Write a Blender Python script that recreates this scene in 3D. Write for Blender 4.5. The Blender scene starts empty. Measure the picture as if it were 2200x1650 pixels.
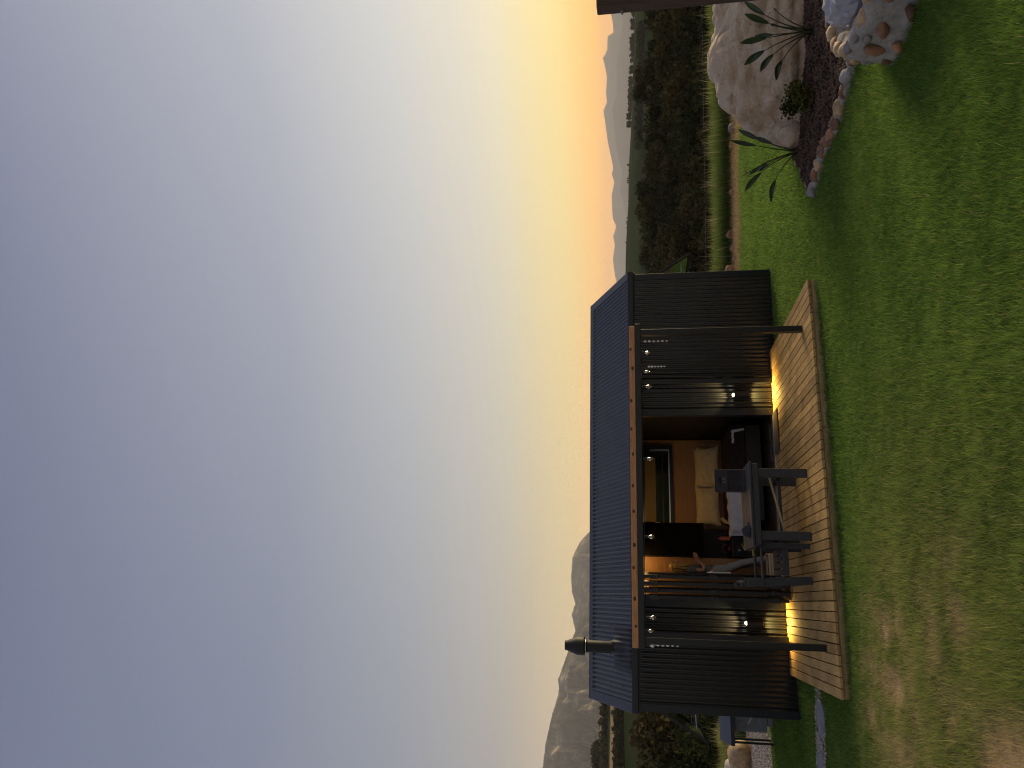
import bpy, bmesh, math, random
import numpy as np
from mathutils import Vector, Matrix, noise as mnoise

random.seed(7)
rng = np.random.default_rng(7)
sc = bpy.context.scene
C = sc.collection

# ---------------------------------------------------------------- camera
ZC, PITCH, ROLL = 2.2538, 0.1642, -0.0139
cam = bpy.data.objects.new('camera', bpy.data.cameras.new('camera'))
C.objects.link(cam)
sc.camera = cam
_F = Vector((0, math.cos(PITCH), math.sin(PITCH)))
_R = Vector((1, 0, 0))
_D = Vector((0, math.sin(PITCH), -math.cos(PITCH)))
_U = _R * math.cos(ROLL) - _D * math.sin(ROLL)
_V = _R * math.sin(ROLL) + _D * math.cos(ROLL)
_M = Matrix((_V, _U, -_F)).transposed().to_4x4()      # the phone was held on its side: image left is up
_M.translation = Vector((0, 0, ZC))
cam.matrix_world = _M
cam.data.lens = 36 * 1620 / 2200
cam.data.sensor_width = 36
cam.data.clip_start = 0.05
cam.data.clip_end = 60000


def lin(r, g, b, a=1.0):
    f = lambda c: (c / 255) / 12.92 if c / 255 <= 0.04045 else ((c / 255 + 0.055) / 1.055) ** 2.4
    return (f(r), f(g), f(b), a)


# ---------------------------------------------------------------- sky
SUN_AZ, SUN_EL = 48.0, 11.0
w = bpy.data.worlds.new('World')
sc.world = w
w.use_nodes = True
nt = w.node_tree
N, L = nt.nodes, nt.links
bg = N['Background']
tc = N.new('ShaderNodeTexCoord')
sep = N.new('ShaderNodeSeparateXYZ')
L.new(tc.outputs['Generated'], sep.inputs[0])
asn = N.new('ShaderNodeMath'); asn.operation = 'ARCSINE'
L.new(sep.outputs['Z'], asn.inputs[0])
mr = N.new('ShaderNodeMapRange')
mr.inputs['From Min'].default_value = math.radians(-10)
mr.inputs['From Max'].default_value = math.radians(90)
L.new(asn.outputs[0], mr.inputs['Value'])


HAZE_D, HAZE_TOP, HAZE_END = 0.000067, 642.0, 17700.0
HAZE_L = (0.41, 0.35, 0.28)          # light the lit air itself adds


def sky_ramp(stops):
    """glow of the sky above the dust layer, by elevation, so that it reads as given from inside the haze"""
    r = N.new('ShaderNodeValToRGB')
    el = r.color_ramp.elements
    while len(el) > 1:
        el.remove(el[-1])
    for i, (deg, c) in enumerate(stops):
        e = el[0] if i == 0 else el.new((deg + 10) / 100)
        e.position = (deg + 10) / 100
        dist = HAZE_END if deg <= 2 else min(HAZE_END, HAZE_TOP / math.sin(math.radians(deg)))
        T = math.exp(-HAZE_D * dist)
        e.color = [max(0.0, (q - (1 - T) * h) / T) for q, h in zip(lin(*c)[:3], HAZE_L)] + [1]
    L.new(mr.outputs[0], r.inputs[0])
    return r


SA = [(-10, (150, 120, 80)), (0, (262, 192, 112)), (2.6, (264, 206, 128)), (3.8, (264, 219, 142)), (5, (260, 233, 160)), (8, (254, 236, 188)),
               (9.5, (248, 236, 203)), (12, (238, 229, 210)), (17, (220, 218, 213)), (26, (186, 188, 197)), (43, (140, 144, 165)), (90, (106, 113, 140))]
SB = [(-10, (110, 100, 90)), (0, (202, 176, 150)), (3.8, (202, 181, 156)), (5, (190, 172, 153)), (8, (168, 158, 150)), (10, (155, 151, 151)), (12, (149, 149, 153)),
               (17, (134, 140, 153)), (26, (120, 128, 150)), (43, (108, 115, 141)), (90, (104, 111, 139))]
# SA is the sky 5 degrees from the right edge of the view, SB the sky far from the sunset; the peak of the glow lies farther right
PEAK_M = 1.30
els = sorted({q[0] for q in SA} | {q[0] for q in SB})
_at = lambda S, d: np.array([np.interp(d, [q[0] for q in S], [(q[1][c] / 255) ** 2.2 for q in S]) for c in range(3)])
SP = [(d, tuple(255 * np.clip(_at(SB, d) + PEAK_M * (_at(SA, d) - _at(SB, d)), 0, None) ** (1 / 2.2))) for d in els]
rA, rB = sky_ramp(SP), sky_ramp(SB)
dot = N.new('ShaderNodeVectorMath'); dot.operation = 'DOT_PRODUCT'
a_, e_ = math.radians(50), math.radians(3)
dot.inputs[1].default_value = (math.sin(a_) * math.cos(e_), math.cos(a_) * math.cos(e_), math.sin(e_))
L.new(tc.outputs['Generated'], dot.inputs[0])
flat = N.new('ShaderNodeVectorMath'); flat.operation = 'MULTIPLY'; flat.inputs[1].default_value = (1, 1, 0)
L.new(tc.outputs['Generated'], flat.inputs[0])
nrm = N.new('ShaderNodeVectorMath'); nrm.operation = 'NORMALIZE'
L.new(flat.outputs[0], nrm.inputs[0])
doth = N.new('ShaderNodeVectorMath'); doth.operation = 'DOT_PRODUCT'
doth.inputs[1].default_value = (math.sin(a_), math.cos(a_), 0)
L.new(nrm.outputs[0], doth.inputs[0])
acs = N.new('ShaderNodeMath'); acs.operation = 'ARCCOSINE'
L.new(doth.outputs['Value'], acs.inputs[0])
mrh = N.new('ShaderNodeMapRange')            # fades evenly with the angle from the sunset
mrh.inputs['From Min'].default_value = math.radians(86)
mrh.inputs['From Max'].default_value = 0.0
L.new(acs.outputs[0], mrh.inputs['Value'])
mx = N.new('ShaderNodeMixRGB')
L.new(mrh.outputs[0], mx.inputs[0]); L.new(rB.outputs[0], mx.inputs[1]); L.new(rA.outputs[0], mx.inputs[2])
sky = N.new('ShaderNodeTexSky')
sky.sky_type = 'NISHITA'
sky.sun_disc = False
sky.sun_elevation = math.radians(1.0)
sky.sun_rotation = math.radians(SUN_AZ)
sky.dust_density = 4
skm = N.new('ShaderNodeMixRGB'); skm.blend_type = 'MULTIPLY'; skm.inputs[0].default_value = 1
skm.inputs[2].default_value = (0.12, 0.12, 0.12, 1)
L.new(sky.outputs[0], skm.inputs[1])
rC = sky_ramp([(-10, (110, 100, 95)), (0, (188, 178, 178)), (8, (188, 180, 184)), (16, (180, 175, 184)), (28, (160, 161, 176)), (45, (138, 142, 164)), (90, (116, 122, 148))])
mr3 = N.new('ShaderNodeMapRange')
mr3.interpolation_type = 'SMOOTHSTEP'
mr3.inputs['From Min'].default_value = 0.45
mr3.inputs['From Max'].default_value = -0.75
L.new(dot.outputs['Value'], mr3.inputs['Value'])
mxc = N.new('ShaderNodeMixRGB')          # out-of-view sky opposite the sunset, brightened pinkish to lift the front faces
L.new(mr3.outputs[0], mxc.inputs[0]); L.new(mx.outputs[0], mxc.inputs[1]); L.new(rC.outputs[0], mxc.inputs[2])
mx = mxc
mx2 = N.new('ShaderNodeMixRGB'); mx2.inputs[0].default_value = 0.05
L.new(mx.outputs[0], mx2.inputs[1]); L.new(skm.outputs[0], mx2.inputs[2])
L.new(mx2.outputs[0], bg.inputs['Color'])
bg.inputs['Strength'].default_value = 1.0

sun = bpy.data.objects.new('sun', bpy.data.lights.new('sun', 'SUN'))
C.objects.link(sun)
sun.data.energy = 5.0
sun.data.angle = math.radians(21)
sun.data.color = (1.0, 0.78, 0.48)
_sd = Vector((math.sin(math.radians(SUN_AZ)) * math.cos(math.radians(SUN_EL)), math.cos(math.radians(SUN_AZ)) * math.cos(math.radians(SUN_EL)), math.sin(math.radians(SUN_EL))))
sun.rotation_euler = _sd.to_track_quat('Z', 'Y').to_euler()

vs = sc.view_settings
vs.view_transform = 'Standard'
vs.look = 'None'
vs.exposure = 0.0
vs.gamma = 1.0
vs.use_curve_mapping = False
sc.render.engine = 'CYCLES'
sc.cycles.use_denoising = True
sc.cycles.use_adaptive_sampling = True
sc.cycles.adaptive_threshold = 0.015
sc.cycles.filter_width = 1.1
sc.cycles.adaptive_min_samples = 16
sc.cycles.max_bounces = 5
sc.cycles.diffuse_bounces = 3
sc.cycles.glossy_bounces = 3
sc.cycles.transparent_max_bounces = 12
sc.cycles.volume_bounces = 0
sc.cycles.sample_clamp_indirect = 4.0


# ---------------------------------------------------------------- materials
def new_mat(name):
    m = bpy.data.materials.new(name)
    m.use_nodes = True
    return m, m.node_tree, m.node_tree.nodes['Principled BSDF']


def mat(name, col, rough=0.6, metal=0.0, spec=0.5, var=0.25, scale=6.0, bump=0.0, bscale=40.0, stretch=(1, 1, 1), rand=0.0, col2=None, detail=6):
    """principled surface with a noise-driven tone change, optional relief and per-object tone"""
    m, t, p = new_mat(name)
    n = t.nodes
    tc = n.new('ShaderNodeTexCoord')
    mp = n.new('ShaderNodeMapping')
    mp.inputs['Scale'].default_value = stretch
    t.links.new(tc.outputs['Object'], mp.inputs[0])
    oi = n.new('ShaderNodeObjectInfo')
    if rand:
        ml = n.new('ShaderNodeVectorMath'); ml.operation = 'MULTIPLY_ADD'
        ml.inputs[1].default_value = (37, 53, 71)
        cmb = n.new('ShaderNodeCombineXYZ')
        for i in range(3):
            t.links.new(oi.outputs['Random'], cmb.inputs[i])
        t.links.new(cmb.outputs[0], ml.inputs[0])
        t.links.new(mp.outputs[0], ml.inputs[2])
        vec = ml.outputs[0]
    else:
        vec = mp.outputs[0]
    nz = n.new('ShaderNodeTexNoise')
    nz.inputs['Scale'].default_value = scale
    nz.inputs['Detail'].default_value = detail
    nz.inputs['Roughness'].default_value = 0.65
    t.links.new(vec, nz.inputs['Vector'])
    c2 = col2 or tuple(c * (1 - var) for c in col[:3])
    c1 = col if col2 else tuple(c * (1 + var) for c in col[:3])
    rp = n.new('ShaderNodeValToRGB')
    rp.color_ramp.elements[0].position = 0.32
    rp.color_ramp.elements[1].position = 0.68
    rp.color_ramp.elements[0].color = (*c2[:3], 1)
    rp.color_ramp.elements[1].color = (*c1[:3], 1)
    t.links.new(nz.outputs['Fac'], rp.inputs[0])
    out = rp.outputs[0]
    if rand:
        hs = n.new('ShaderNodeHueSaturation')
        r2 = n.new('ShaderNodeMapRange')
        r2.inputs['To Min'].default_value = 1 - rand
        r2.inputs['To Max'].default_value = 1 + rand
        t.links.new(oi.outputs['Random'], r2.inputs['Value'])
        t.links.new(r2.outputs[0], hs.inputs['Value'])
        t.links.new(out, hs.inputs['Color'])
        out = hs.outputs[0]
    t.links.new(out, p.inputs['Base Color'])
    p.inputs['Roughness'].default_value = rough
    p.inputs['Metallic'].default_value = metal
    p.inputs['Specular IOR Level'].default_value = spec
    if bump:
        n2 = n.new('ShaderNodeTexNoise')
        n2.inputs['Scale'].default_value = bscale
        n2.inputs['Detail'].default_value = 8
        t.links.new(vec, n2.inputs['Vector'])
        b = n.new('ShaderNodeBump')
        b.inputs['Strength'].default_value = bump
        b.inputs['Distance'].default_value = 0.02
        t.links.new(n2.outputs['Fac'], b.inputs['Height'])
        t.links.new(b.outputs[0], p.inputs['Normal'])
    return m


def glow_mat(name, col, strength):
    m, t, p = new_mat(name)
    p.inputs['Base Color'].default_value = (*col, 1)
    p.inputs['Emission Color'].default_value = (*col, 1)
    p.inputs['Emission Strength'].default_value = strength
    return m


def glass_mat(name, tint=(0.9, 0.95, 0.93), gloss=0.08):
    m, t, p = new_mat(name)
    n = t.nodes
    tr = n.new('ShaderNodeBsdfTransparent'); tr.inputs[0].default_value = (*tint, 1)
    gl = n.new('ShaderNodeBsdfGlossy'); gl.inputs['Roughness'].default_value = 0.02
    fr = n.new('ShaderNodeFresnel'); fr.inputs[0].default_value = 1.5
    ad = n.new('ShaderNodeMath'); ad.operation = 'ADD'; ad.inputs[1].default_value = gloss
    t.links.new(fr.outputs[0], ad.inputs[0])
    ms = n.new('ShaderNodeMixShader')
    t.links.new(ad.outputs[0], ms.inputs[0]); t.links.new(tr.outputs[0], ms.inputs[1]); t.links.new(gl.outputs[0], ms.inputs[2])
    t.links.new(ms.outputs[0], n['Material Output'].inputs['Surface'])
    return m


def leaf_mat(name, attr, rough=0.55, trans=0.35, spec=0.3):
    """foliage tinted by a colour stored on the faces, letting part of the light through"""
    m, t, p = new_mat(name)
    n = t.nodes
    at = n.new('ShaderNodeAttribute'); at.attribute_name = attr
    t.links.new(at.outputs['Color'], p.inputs['Base Color'])
    p.inputs['Roughness'].default_value = rough
    p.inputs['Specular IOR Level'].default_value = spec
    tl = n.new('ShaderNodeBsdfTranslucent')
    t.links.new(at.outputs['Color'], tl.inputs[0])
    ms = n.new('ShaderNodeMixShader'); ms.inputs[0].default_value = trans
    t.links.new(p.outputs[0], ms.inputs[1]); t.links.new(tl.outputs[0], ms.inputs[2])
    t.links.new(ms.outputs[0], n['Material Output'].inputs['Surface'])
    return m


def deck_mat(name):
    """weathered decking: long grain, darker damp marks and knots, tone per board"""
    m = mat(name, (0.45, 0.285, 0.100), rough=0.62, spec=0.35, var=0.3, scale=5, stretch=(16, 1.1, 16), rand=0.26, bump=0.25, bscale=14)
    t = m.node_tree; n = t.nodes; p = n['Principled BSDF']
    src = p.inputs['Base Color'].links[0].from_socket
    tc = n.new('ShaderNodeTexCoord')
    oi = n.new('ShaderNodeObjectInfo')
    av = n.new('ShaderNodeVectorMath'); av.operation = 'ADD'
    t.links.new(tc.outputs['Object'], av.inputs[0]); t.links.new(oi.outputs['Location'], av.inputs[1])
    nz = n.new('ShaderNodeTexNoise'); nz.inputs['Scale'].default_value = 2.6; nz.inputs['Detail'].default_value = 5
    t.links.new(av.outputs[0], nz.inputs['Vector'])
    rp = n.new('ShaderNodeValToRGB')
    rp.color_ramp.elements[0].position = 0.34; rp.color_ramp.elements[0].color = (0.60, 0.58, 0.55, 1)
    rp.color_ramp.elements[1].position = 0.56; rp.color_ramp.elements[1].color = (1, 1, 1, 1)
    t.links.new(nz.outputs['Fac'], rp.inputs[0])
    mu = n.new('ShaderNodeMixRGB'); mu.blend_type = 'MULTIPLY'; mu.inputs[0].default_value = 0.8
    t.links.new(src, mu.inputs[1]); t.links.new(rp.outputs[0], mu.inputs[2])
    t.links.new(mu.outputs[0], p.inputs['Base Color'])
    return m


M = {}
M['deck'] = deck_mat('deck_timber')
M['deck_edge'] = mat('deck_fascia_timber', (0.33, 0.235, 0.105), 0.7, var=0.35, scale=4, stretch=(1.2, 14, 14), rand=0.2, bump=0.2)
M['wall'] = mat('black_coated_sheet', (0.0030, 0.0042, 0.0060), 0.34, spec=0.8, var=0.12, scale=2)
M['roof'] = mat('navy_roof_sheet', (0.011, 0.0145, 0.021), 0.34, spec=0.8, var=0.3, scale=2.5)
M['trim'] = mat('dark_flashing', (0.0045, 0.0080, 0.0125), 0.36, spec=0.5, var=0.12, scale=3)
M['steel_black'] = mat('black_steel', (0.010, 0.011, 0.012), 0.38, spec=0.5, var=0.15, scale=8)
M['flashing_lead'] = mat('flue_flashing_lead', (0.022, 0.022, 0.025), 0.5, spec=0.5, var=0.3, scale=9, bump=0.3, bscale=12)
M['flue'] = mat('flue_black_enamel', (0.016, 0.0145, 0.0125), 0.55, spec=0.35, var=0.2, scale=7)
M['screw'] = mat('screw_head', (0.010, 0.011, 0.013), 0.5)
M['screw_bright'] = mat('bright_screw', (0.7, 0.7, 0.68), 0.25, metal=1.0, var=0.05)
M['pine'] = mat('pergola_pine', (0.56, 0.26, 0.10), 0.6, var=0.3, scale=4, stretch=(1.3, 14, 14), bump=0.15)
M['pine_knot'] = mat('pine_knot', (0.09, 0.035, 0.014), 0.6)
M['ply'] = mat('plywood', (0.36, 0.19, 0.07), 0.55, var=0.18, scale=3, stretch=(1, 1, 8))
M['ply_pale'] = mat('pale_batten', (0.55, 0.42, 0.25), 0.6, var=0.2, scale=4, stretch=(1, 10, 10), rand=0.15)
M['black_in'] = mat('matt_black_panel', (0.004, 0.0036, 0.0032), 0.55, var=0.2)
M['brown_in'] = mat('dark_brown_panel', (0.018, 0.011, 0.006), 0.55, var=0.25, stretch=(1, 1, 8))
M['floor_in'] = mat('dark_floorboard', (0.03, 0.02, 0.013), 0.4, var=0.3, stretch=(10, 1, 1))
M['pillow'] = mat('cream_cotton', (0.62, 0.50, 0.27), 0.85, spec=0.2, var=0.08, scale=14, bump=0.25, bscale=9)
M['quilt'] = mat('quilted_cream', (0.60, 0.47, 0.25), 0.9, spec=0.2, var=0.12, scale=30, bump=0.5, bscale=40)
M['duvet'] = mat('dark_duvet', (0.022, 0.015, 0.011), 0.9, spec=0.2, var=0.25, scale=10, bump=0.3, bscale=9)
M['sheet'] = mat('white_sheet', (0.50, 0.49, 0.51), 0.85, spec=0.2, var=0.06, scale=10)
M['glass'] = glass_mat('window_glass', (0.72, 0.78, 0.76), 0.04)
M['sash_glass'] = glass_mat('smoked_sash_glass', (0.14, 0.16, 0.16), -0.03)
M['dark_glass'] = mat('dark_window_glass', (0.006, 0.010, 0.011), 0.08, spec=0.6, var=0.1)
M['bulb_glass'] = glass_mat('bulb_glass', (0.93, 0.9, 0.84), 0.14)
M['filament'] = mat('bulb_filament', (0.75, 0.62, 0.42), 0.3, metal=0.7, var=0.05)
M['alu'] = mat('bare_aluminium', (0.62, 0.63, 0.65), 0.32, metal=1.0, var=0.08)
M['blind'] = mat('tan_blind', (0.20, 0.155, 0.08), 0.85, var=0.15, scale=30, stretch=(1, 1, 12))
M['furn'] = mat('charcoal_painted_timber', (0.030, 0.033, 0.038), 0.5, spec=0.45, var=0.25, scale=5, stretch=(12, 12, 1.2), bump=0.15, bscale=16)
M['furn_h'] = mat('charcoal_painted_timber_long', (0.030, 0.033, 0.038), 0.5, spec=0.45, var=0.25, scale=5, stretch=(1.2, 12, 12), bump=0.15, bscale=16)
M['carton'] = mat('dark_carton', (0.028, 0.024, 0.024), 0.75, var=0.12, scale=20)
M['kraft'] = mat('kraft_side', (0.42, 0.33, 0.24), 0.8, var=0.3, scale=25)
M['print'] = mat('grey_print', (0.15, 0.14, 0.13), 0.7)
M['felt'] = mat('charcoal_felt', (0.030, 0.031, 0.033), 0.9, var=0.2, scale=30)
M['mat'] = mat('grey_coir_mat', (0.085, 0.075, 0.066), 0.95, spec=0.1, var=0.35, scale=60, bump=0.8, bscale=140)
M['stick'] = mat('pale_stick', (0.33, 0.28, 0.18), 0.7, var=0.35, scale=12, stretch=(1, 8, 8))
M['orange'] = mat('orange_bottle', (0.62, 0.135, 0.05), 0.45, var=0.08)
M['red'] = mat('dark_red_cord', (0.22, 0.02, 0.012), 0.4)
M['white'] = mat('white_plastic', (0.7, 0.7, 0.68), 0.5, var=0.05)
M['twine'] = mat('yellow_twine', (0.42, 0.3, 0.1), 0.8)
M['grey_steel'] = mat('galvanised_panel', (0.19, 0.20, 0.215), 0.5, metal=0.3, var=0.18, scale=8)
M['navy'] = mat('navy_canopy_sheet', (0.018, 0.024, 0.045), 0.45, var=0.15)
M['concrete'] = mat('grey_concrete', (0.20, 0.205, 0.215), 0.85, var=0.2, scale=8, bump=0.3, bscale=60)
M['slab'] = mat('plinth_block', (0.20, 0.165, 0.12), 0.9, var=0.25, scale=14, bump=0.4, bscale=40)
M['soil'] = mat('dark_bark_mulch', (0.046, 0.029, 0.019), 0.95, spec=0.15, var=0.6, scale=38, bump=1.0, bscale=55)
M['mulch'] = mat('mulch_chip', (0.075, 0.048, 0.036), 0.9, spec=0.15, var=0.6, scale=9)
M['mortar'] = mat('pale_mortar', (0.31, 0.29, 0.25), 0.92, spec=0.2, var=0.28, scale=9, bump=0.8, bscale=28)
M['rust'] = mat('field_stone', (0.23, 0.115, 0.058), 0.75, var=0.5, scale=7, rand=0.45, bump=0.4, bscale=24)
M['tan_stone'] = mat('tan_field_stone', (0.40, 0.27, 0.14), 0.75, var=0.35, scale=9, rand=0.25, bump=0.4, bscale=24)
M['grey_stone'] = mat('grey_field_stone', (0.26, 0.235, 0.215), 0.8, var=0.35, scale=9, rand=0.25, bump=0.4, bscale=24)
M['bark'] = mat('tree_bark', (0.045, 0.034, 0.025), 0.95, spec=0.1, var=0.4, scale=4, stretch=(6, 6, 1), bump=0.6, bscale=10)
M['post'] = mat('stained_post', (0.075, 0.042, 0.026), 0.75, var=0.35, scale=4, stretch=(14, 14, 1), bump=0.25)
M['zinc'] = mat('zinc_bolt', (0.30, 0.30, 0.31), 0.4, metal=0.9, var=0.2)
M['wire'] = mat('wire_grey', (0.13, 0.12, 0.10), 0.6)
M['skin'] = mat('skin', (0.50, 0.26, 0.16), 0.5, spec=0.4, var=0.06, scale=12)
M['hair'] = mat('blond_hair', (0.50, 0.30, 0.075), 0.4, spec=0.5, var=0.45, scale=30, stretch=(3, 3, 0.25))
M['shirt'] = mat('grey_tshirt', (0.14, 0.145, 0.135), 0.9, spec=0.15, var=0.12, scale=12, bump=0.3, bscale=12)
M['denim'] = mat('faded_grey_denim', (0.33, 0.33, 0.30), 0.9, spec=0.15, var=0.16, scale=8, bump=0.3, bscale=14)
M['grass'] = leaf_mat('lawn_blades', 'tint', 0.6, 0.5, 0.2)
M['leaf'] = leaf_mat('tree_leaves', 'tint', 0.9, 0.12, 0.0)
M['strelitzia'] = leaf_mat('strelitzia_leaf', 'tint', 0.38, 0.15, 0.5)


def plastic_sheet_mat():
    m, t, p = new_mat('clear_plastic_sheet')
    n = t.nodes
    p.inputs['Base Color'].default_value = (0.45, 0.46, 0.50, 1)
    p.inputs['Roughness'].default_value = 0.22
    p.inputs['Specular IOR Level'].default_value = 0.8
    tr = n.new('ShaderNodeBsdfTransparent'); tr.inputs[0].default_value = (0.85, 0.86, 0.9, 1)
    ms = n.new('ShaderNodeMixShader'); ms.inputs[0].default_value = 0.4
    t.links.new(p.outputs[0], ms.inputs[1]); t.links.new(tr.outputs[0], ms.inputs[2])
    t.links.new(ms.outputs[0], n['Material Output'].inputs['Surface'])
    return m


M['plastic'] = plastic_sheet_mat()


def boulder_mat():
    m, t, p = new_mat('sandstone_boulder')
    n = t.nodes
    tc = n.new('ShaderNodeTexCoord')
    n1 = n.new('ShaderNodeTexNoise'); n1.inputs['Scale'].default_value = 1.7; n1.inputs['Detail'].default_value = 9; n1.inputs['Roughness'].default_value = 0.62
    mp = n.new('ShaderNodeMapping'); mp.inputs['Scale'].default_value = (1, 1, 1.9); mp.inputs['Rotation'].default_value = (0.3, 0.5, 0)
    t.links.new(tc.outputs['Object'], mp.inputs[0]); t.links.new(mp.outputs[0], n1.inputs['Vector'])
    rp = n.new('ShaderNodeValToRGB')
    el = rp.color_ramp.elements
    el[0].position = 0.30; el[0].color = (0.36, 0.25, 0.155, 1)
    el[1].position = 0.72; el[1].color = (0.66, 0.56, 0.42, 1)
    e = el.new(0.46); e.color = (0.51, 0.39, 0.265, 1)
    e = el.new(0.58); e.color = (0.57, 0.465, 0.335, 1)
    t.links.new(n1.outputs['Fac'], rp.inputs[0])
    # iron stains
    n2 = n.new('ShaderNodeTexNoise'); n2.inputs['Scale'].default_value = 4.5; n2.inputs['Detail'].default_value = 7; n2.inputs['Distortion'].default_value = 1.2
    t.links.new(mp.outputs[0], n2.inputs['Vector'])
    r2 = n.new('ShaderNodeValToRGB'); r2.color_ramp.elements[0].position = 0.60; r2.color_ramp.elements[1].position = 0.72
    t.links.new(n2.outputs['Fac'], r2.inputs[0])
    m1 = n.new('ShaderNodeMixRGB'); m1.inputs[2].default_value = (0.20, 0.085, 0.04, 1)
    f1 = n.new('ShaderNodeMath'); f1.operation = 'MULTIPLY'; f1.inputs[1].default_value = 0.6
    t.links.new(r2.outputs[0], f1.inputs[0]); t.links.new(f1.outputs[0], m1.inputs[0]); t.links.new(rp.outputs[0], m1.inputs[1])
    # fine dark pits and hairline cracks
    vo = n.new('ShaderNodeTexVoronoi'); vo.feature = 'DISTANCE_TO_EDGE'; vo.inputs['Scale'].default_value = 0.9
    nd = n.new('ShaderNodeTexNoise'); nd.inputs['Scale'].default_value = 2.2; nd.inputs['Detail'].default_value = 6
    t.links.new(tc.outputs['Object'], nd.inputs['Vector'])
    mv = n.new('ShaderNodeMixRGB'); mv.inputs[0].default_value = 0.45
    t.links.new(tc.outputs['Object'], mv.inputs[1]); t.links.new(nd.outputs['Color'], mv.inputs[2]); t.links.new(mv.outputs[0], vo.inputs['Vector'])
    r3 = n.new('ShaderNodeValToRGB'); r3.color_ramp.elements[0].position = 0.0; r3.color_ramp.elements[1].position = 0.012
    r3.color_ramp.elements[0].color = (0.80, 0.76, 0.72, 1); r3.color_ramp.elements[1].color = (1, 1, 1, 1)
    t.links.new(vo.outputs['Distance'], r3.inputs[0])
    n3 = n.new('ShaderNodeTexNoise'); n3.inputs['Scale'].default_value = 30; n3.inputs['Detail'].default_value = 8
    t.links.new(tc.outputs['Object'], n3.inputs['Vector'])
    r4 = n.new('ShaderNodeMapRange'); r4.inputs['To Min'].default_value = 0.66; r4.inputs['To Max'].default_value = 1.3
    t.links.new(n3.outputs['Fac'], r4.inputs['Value'])
    m2 = n.new('ShaderNodeMixRGB'); m2.blend_type = 'MULTIPLY'; m2.inputs[0].default_value = 1
    t.links.new(m1.outputs[0], m2.inputs[1]); t.links.new(r3.outputs[0], m2.inputs[2])
    m3 = n.new('ShaderNodeMixRGB'); m3.blend_type = 'MULTIPLY'; m3.inputs[0].default_value = 1
    t.links.new(m2.outputs[0], m3.inputs[1]); t.links.new(r4.outputs[0], m3.inputs[2])
    t.links.new(m3.outputs[0], p.inputs['Base Color'])
    p.inputs['Roughness'].default_value = 0.85
    p.inputs['Specular IOR Level'].default_value = 0.25
    n4 = n.new('ShaderNodeTexNoise'); n4.inputs['Scale'].default_value = 9; n4.inputs['Detail'].default_value = 12; n4.inputs['Roughness'].default_value = 0.7
    t.links.new(mp.outputs[0], n4.inputs['Vector'])
    b = n.new('ShaderNodeBump'); b.inputs['Strength'].default_value = 0.7; b.inputs['Distance'].default_value = 0.05
    t.links.new(n4.outputs['Fac'], b.inputs['Height'])
    t.links.new(b.outputs[0], p.inputs['Normal'])
    return m


M['boulder'] = boulder_mat()


# ---------------------------------------------------------------- helpers
def tag(o, label=None, cat=None, group=None, kind=None):
    if label: o['label'] = label
    if cat: o['category'] = cat
    if group: o['group'] = group
    if kind: o['kind'] = kind
    return o


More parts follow.
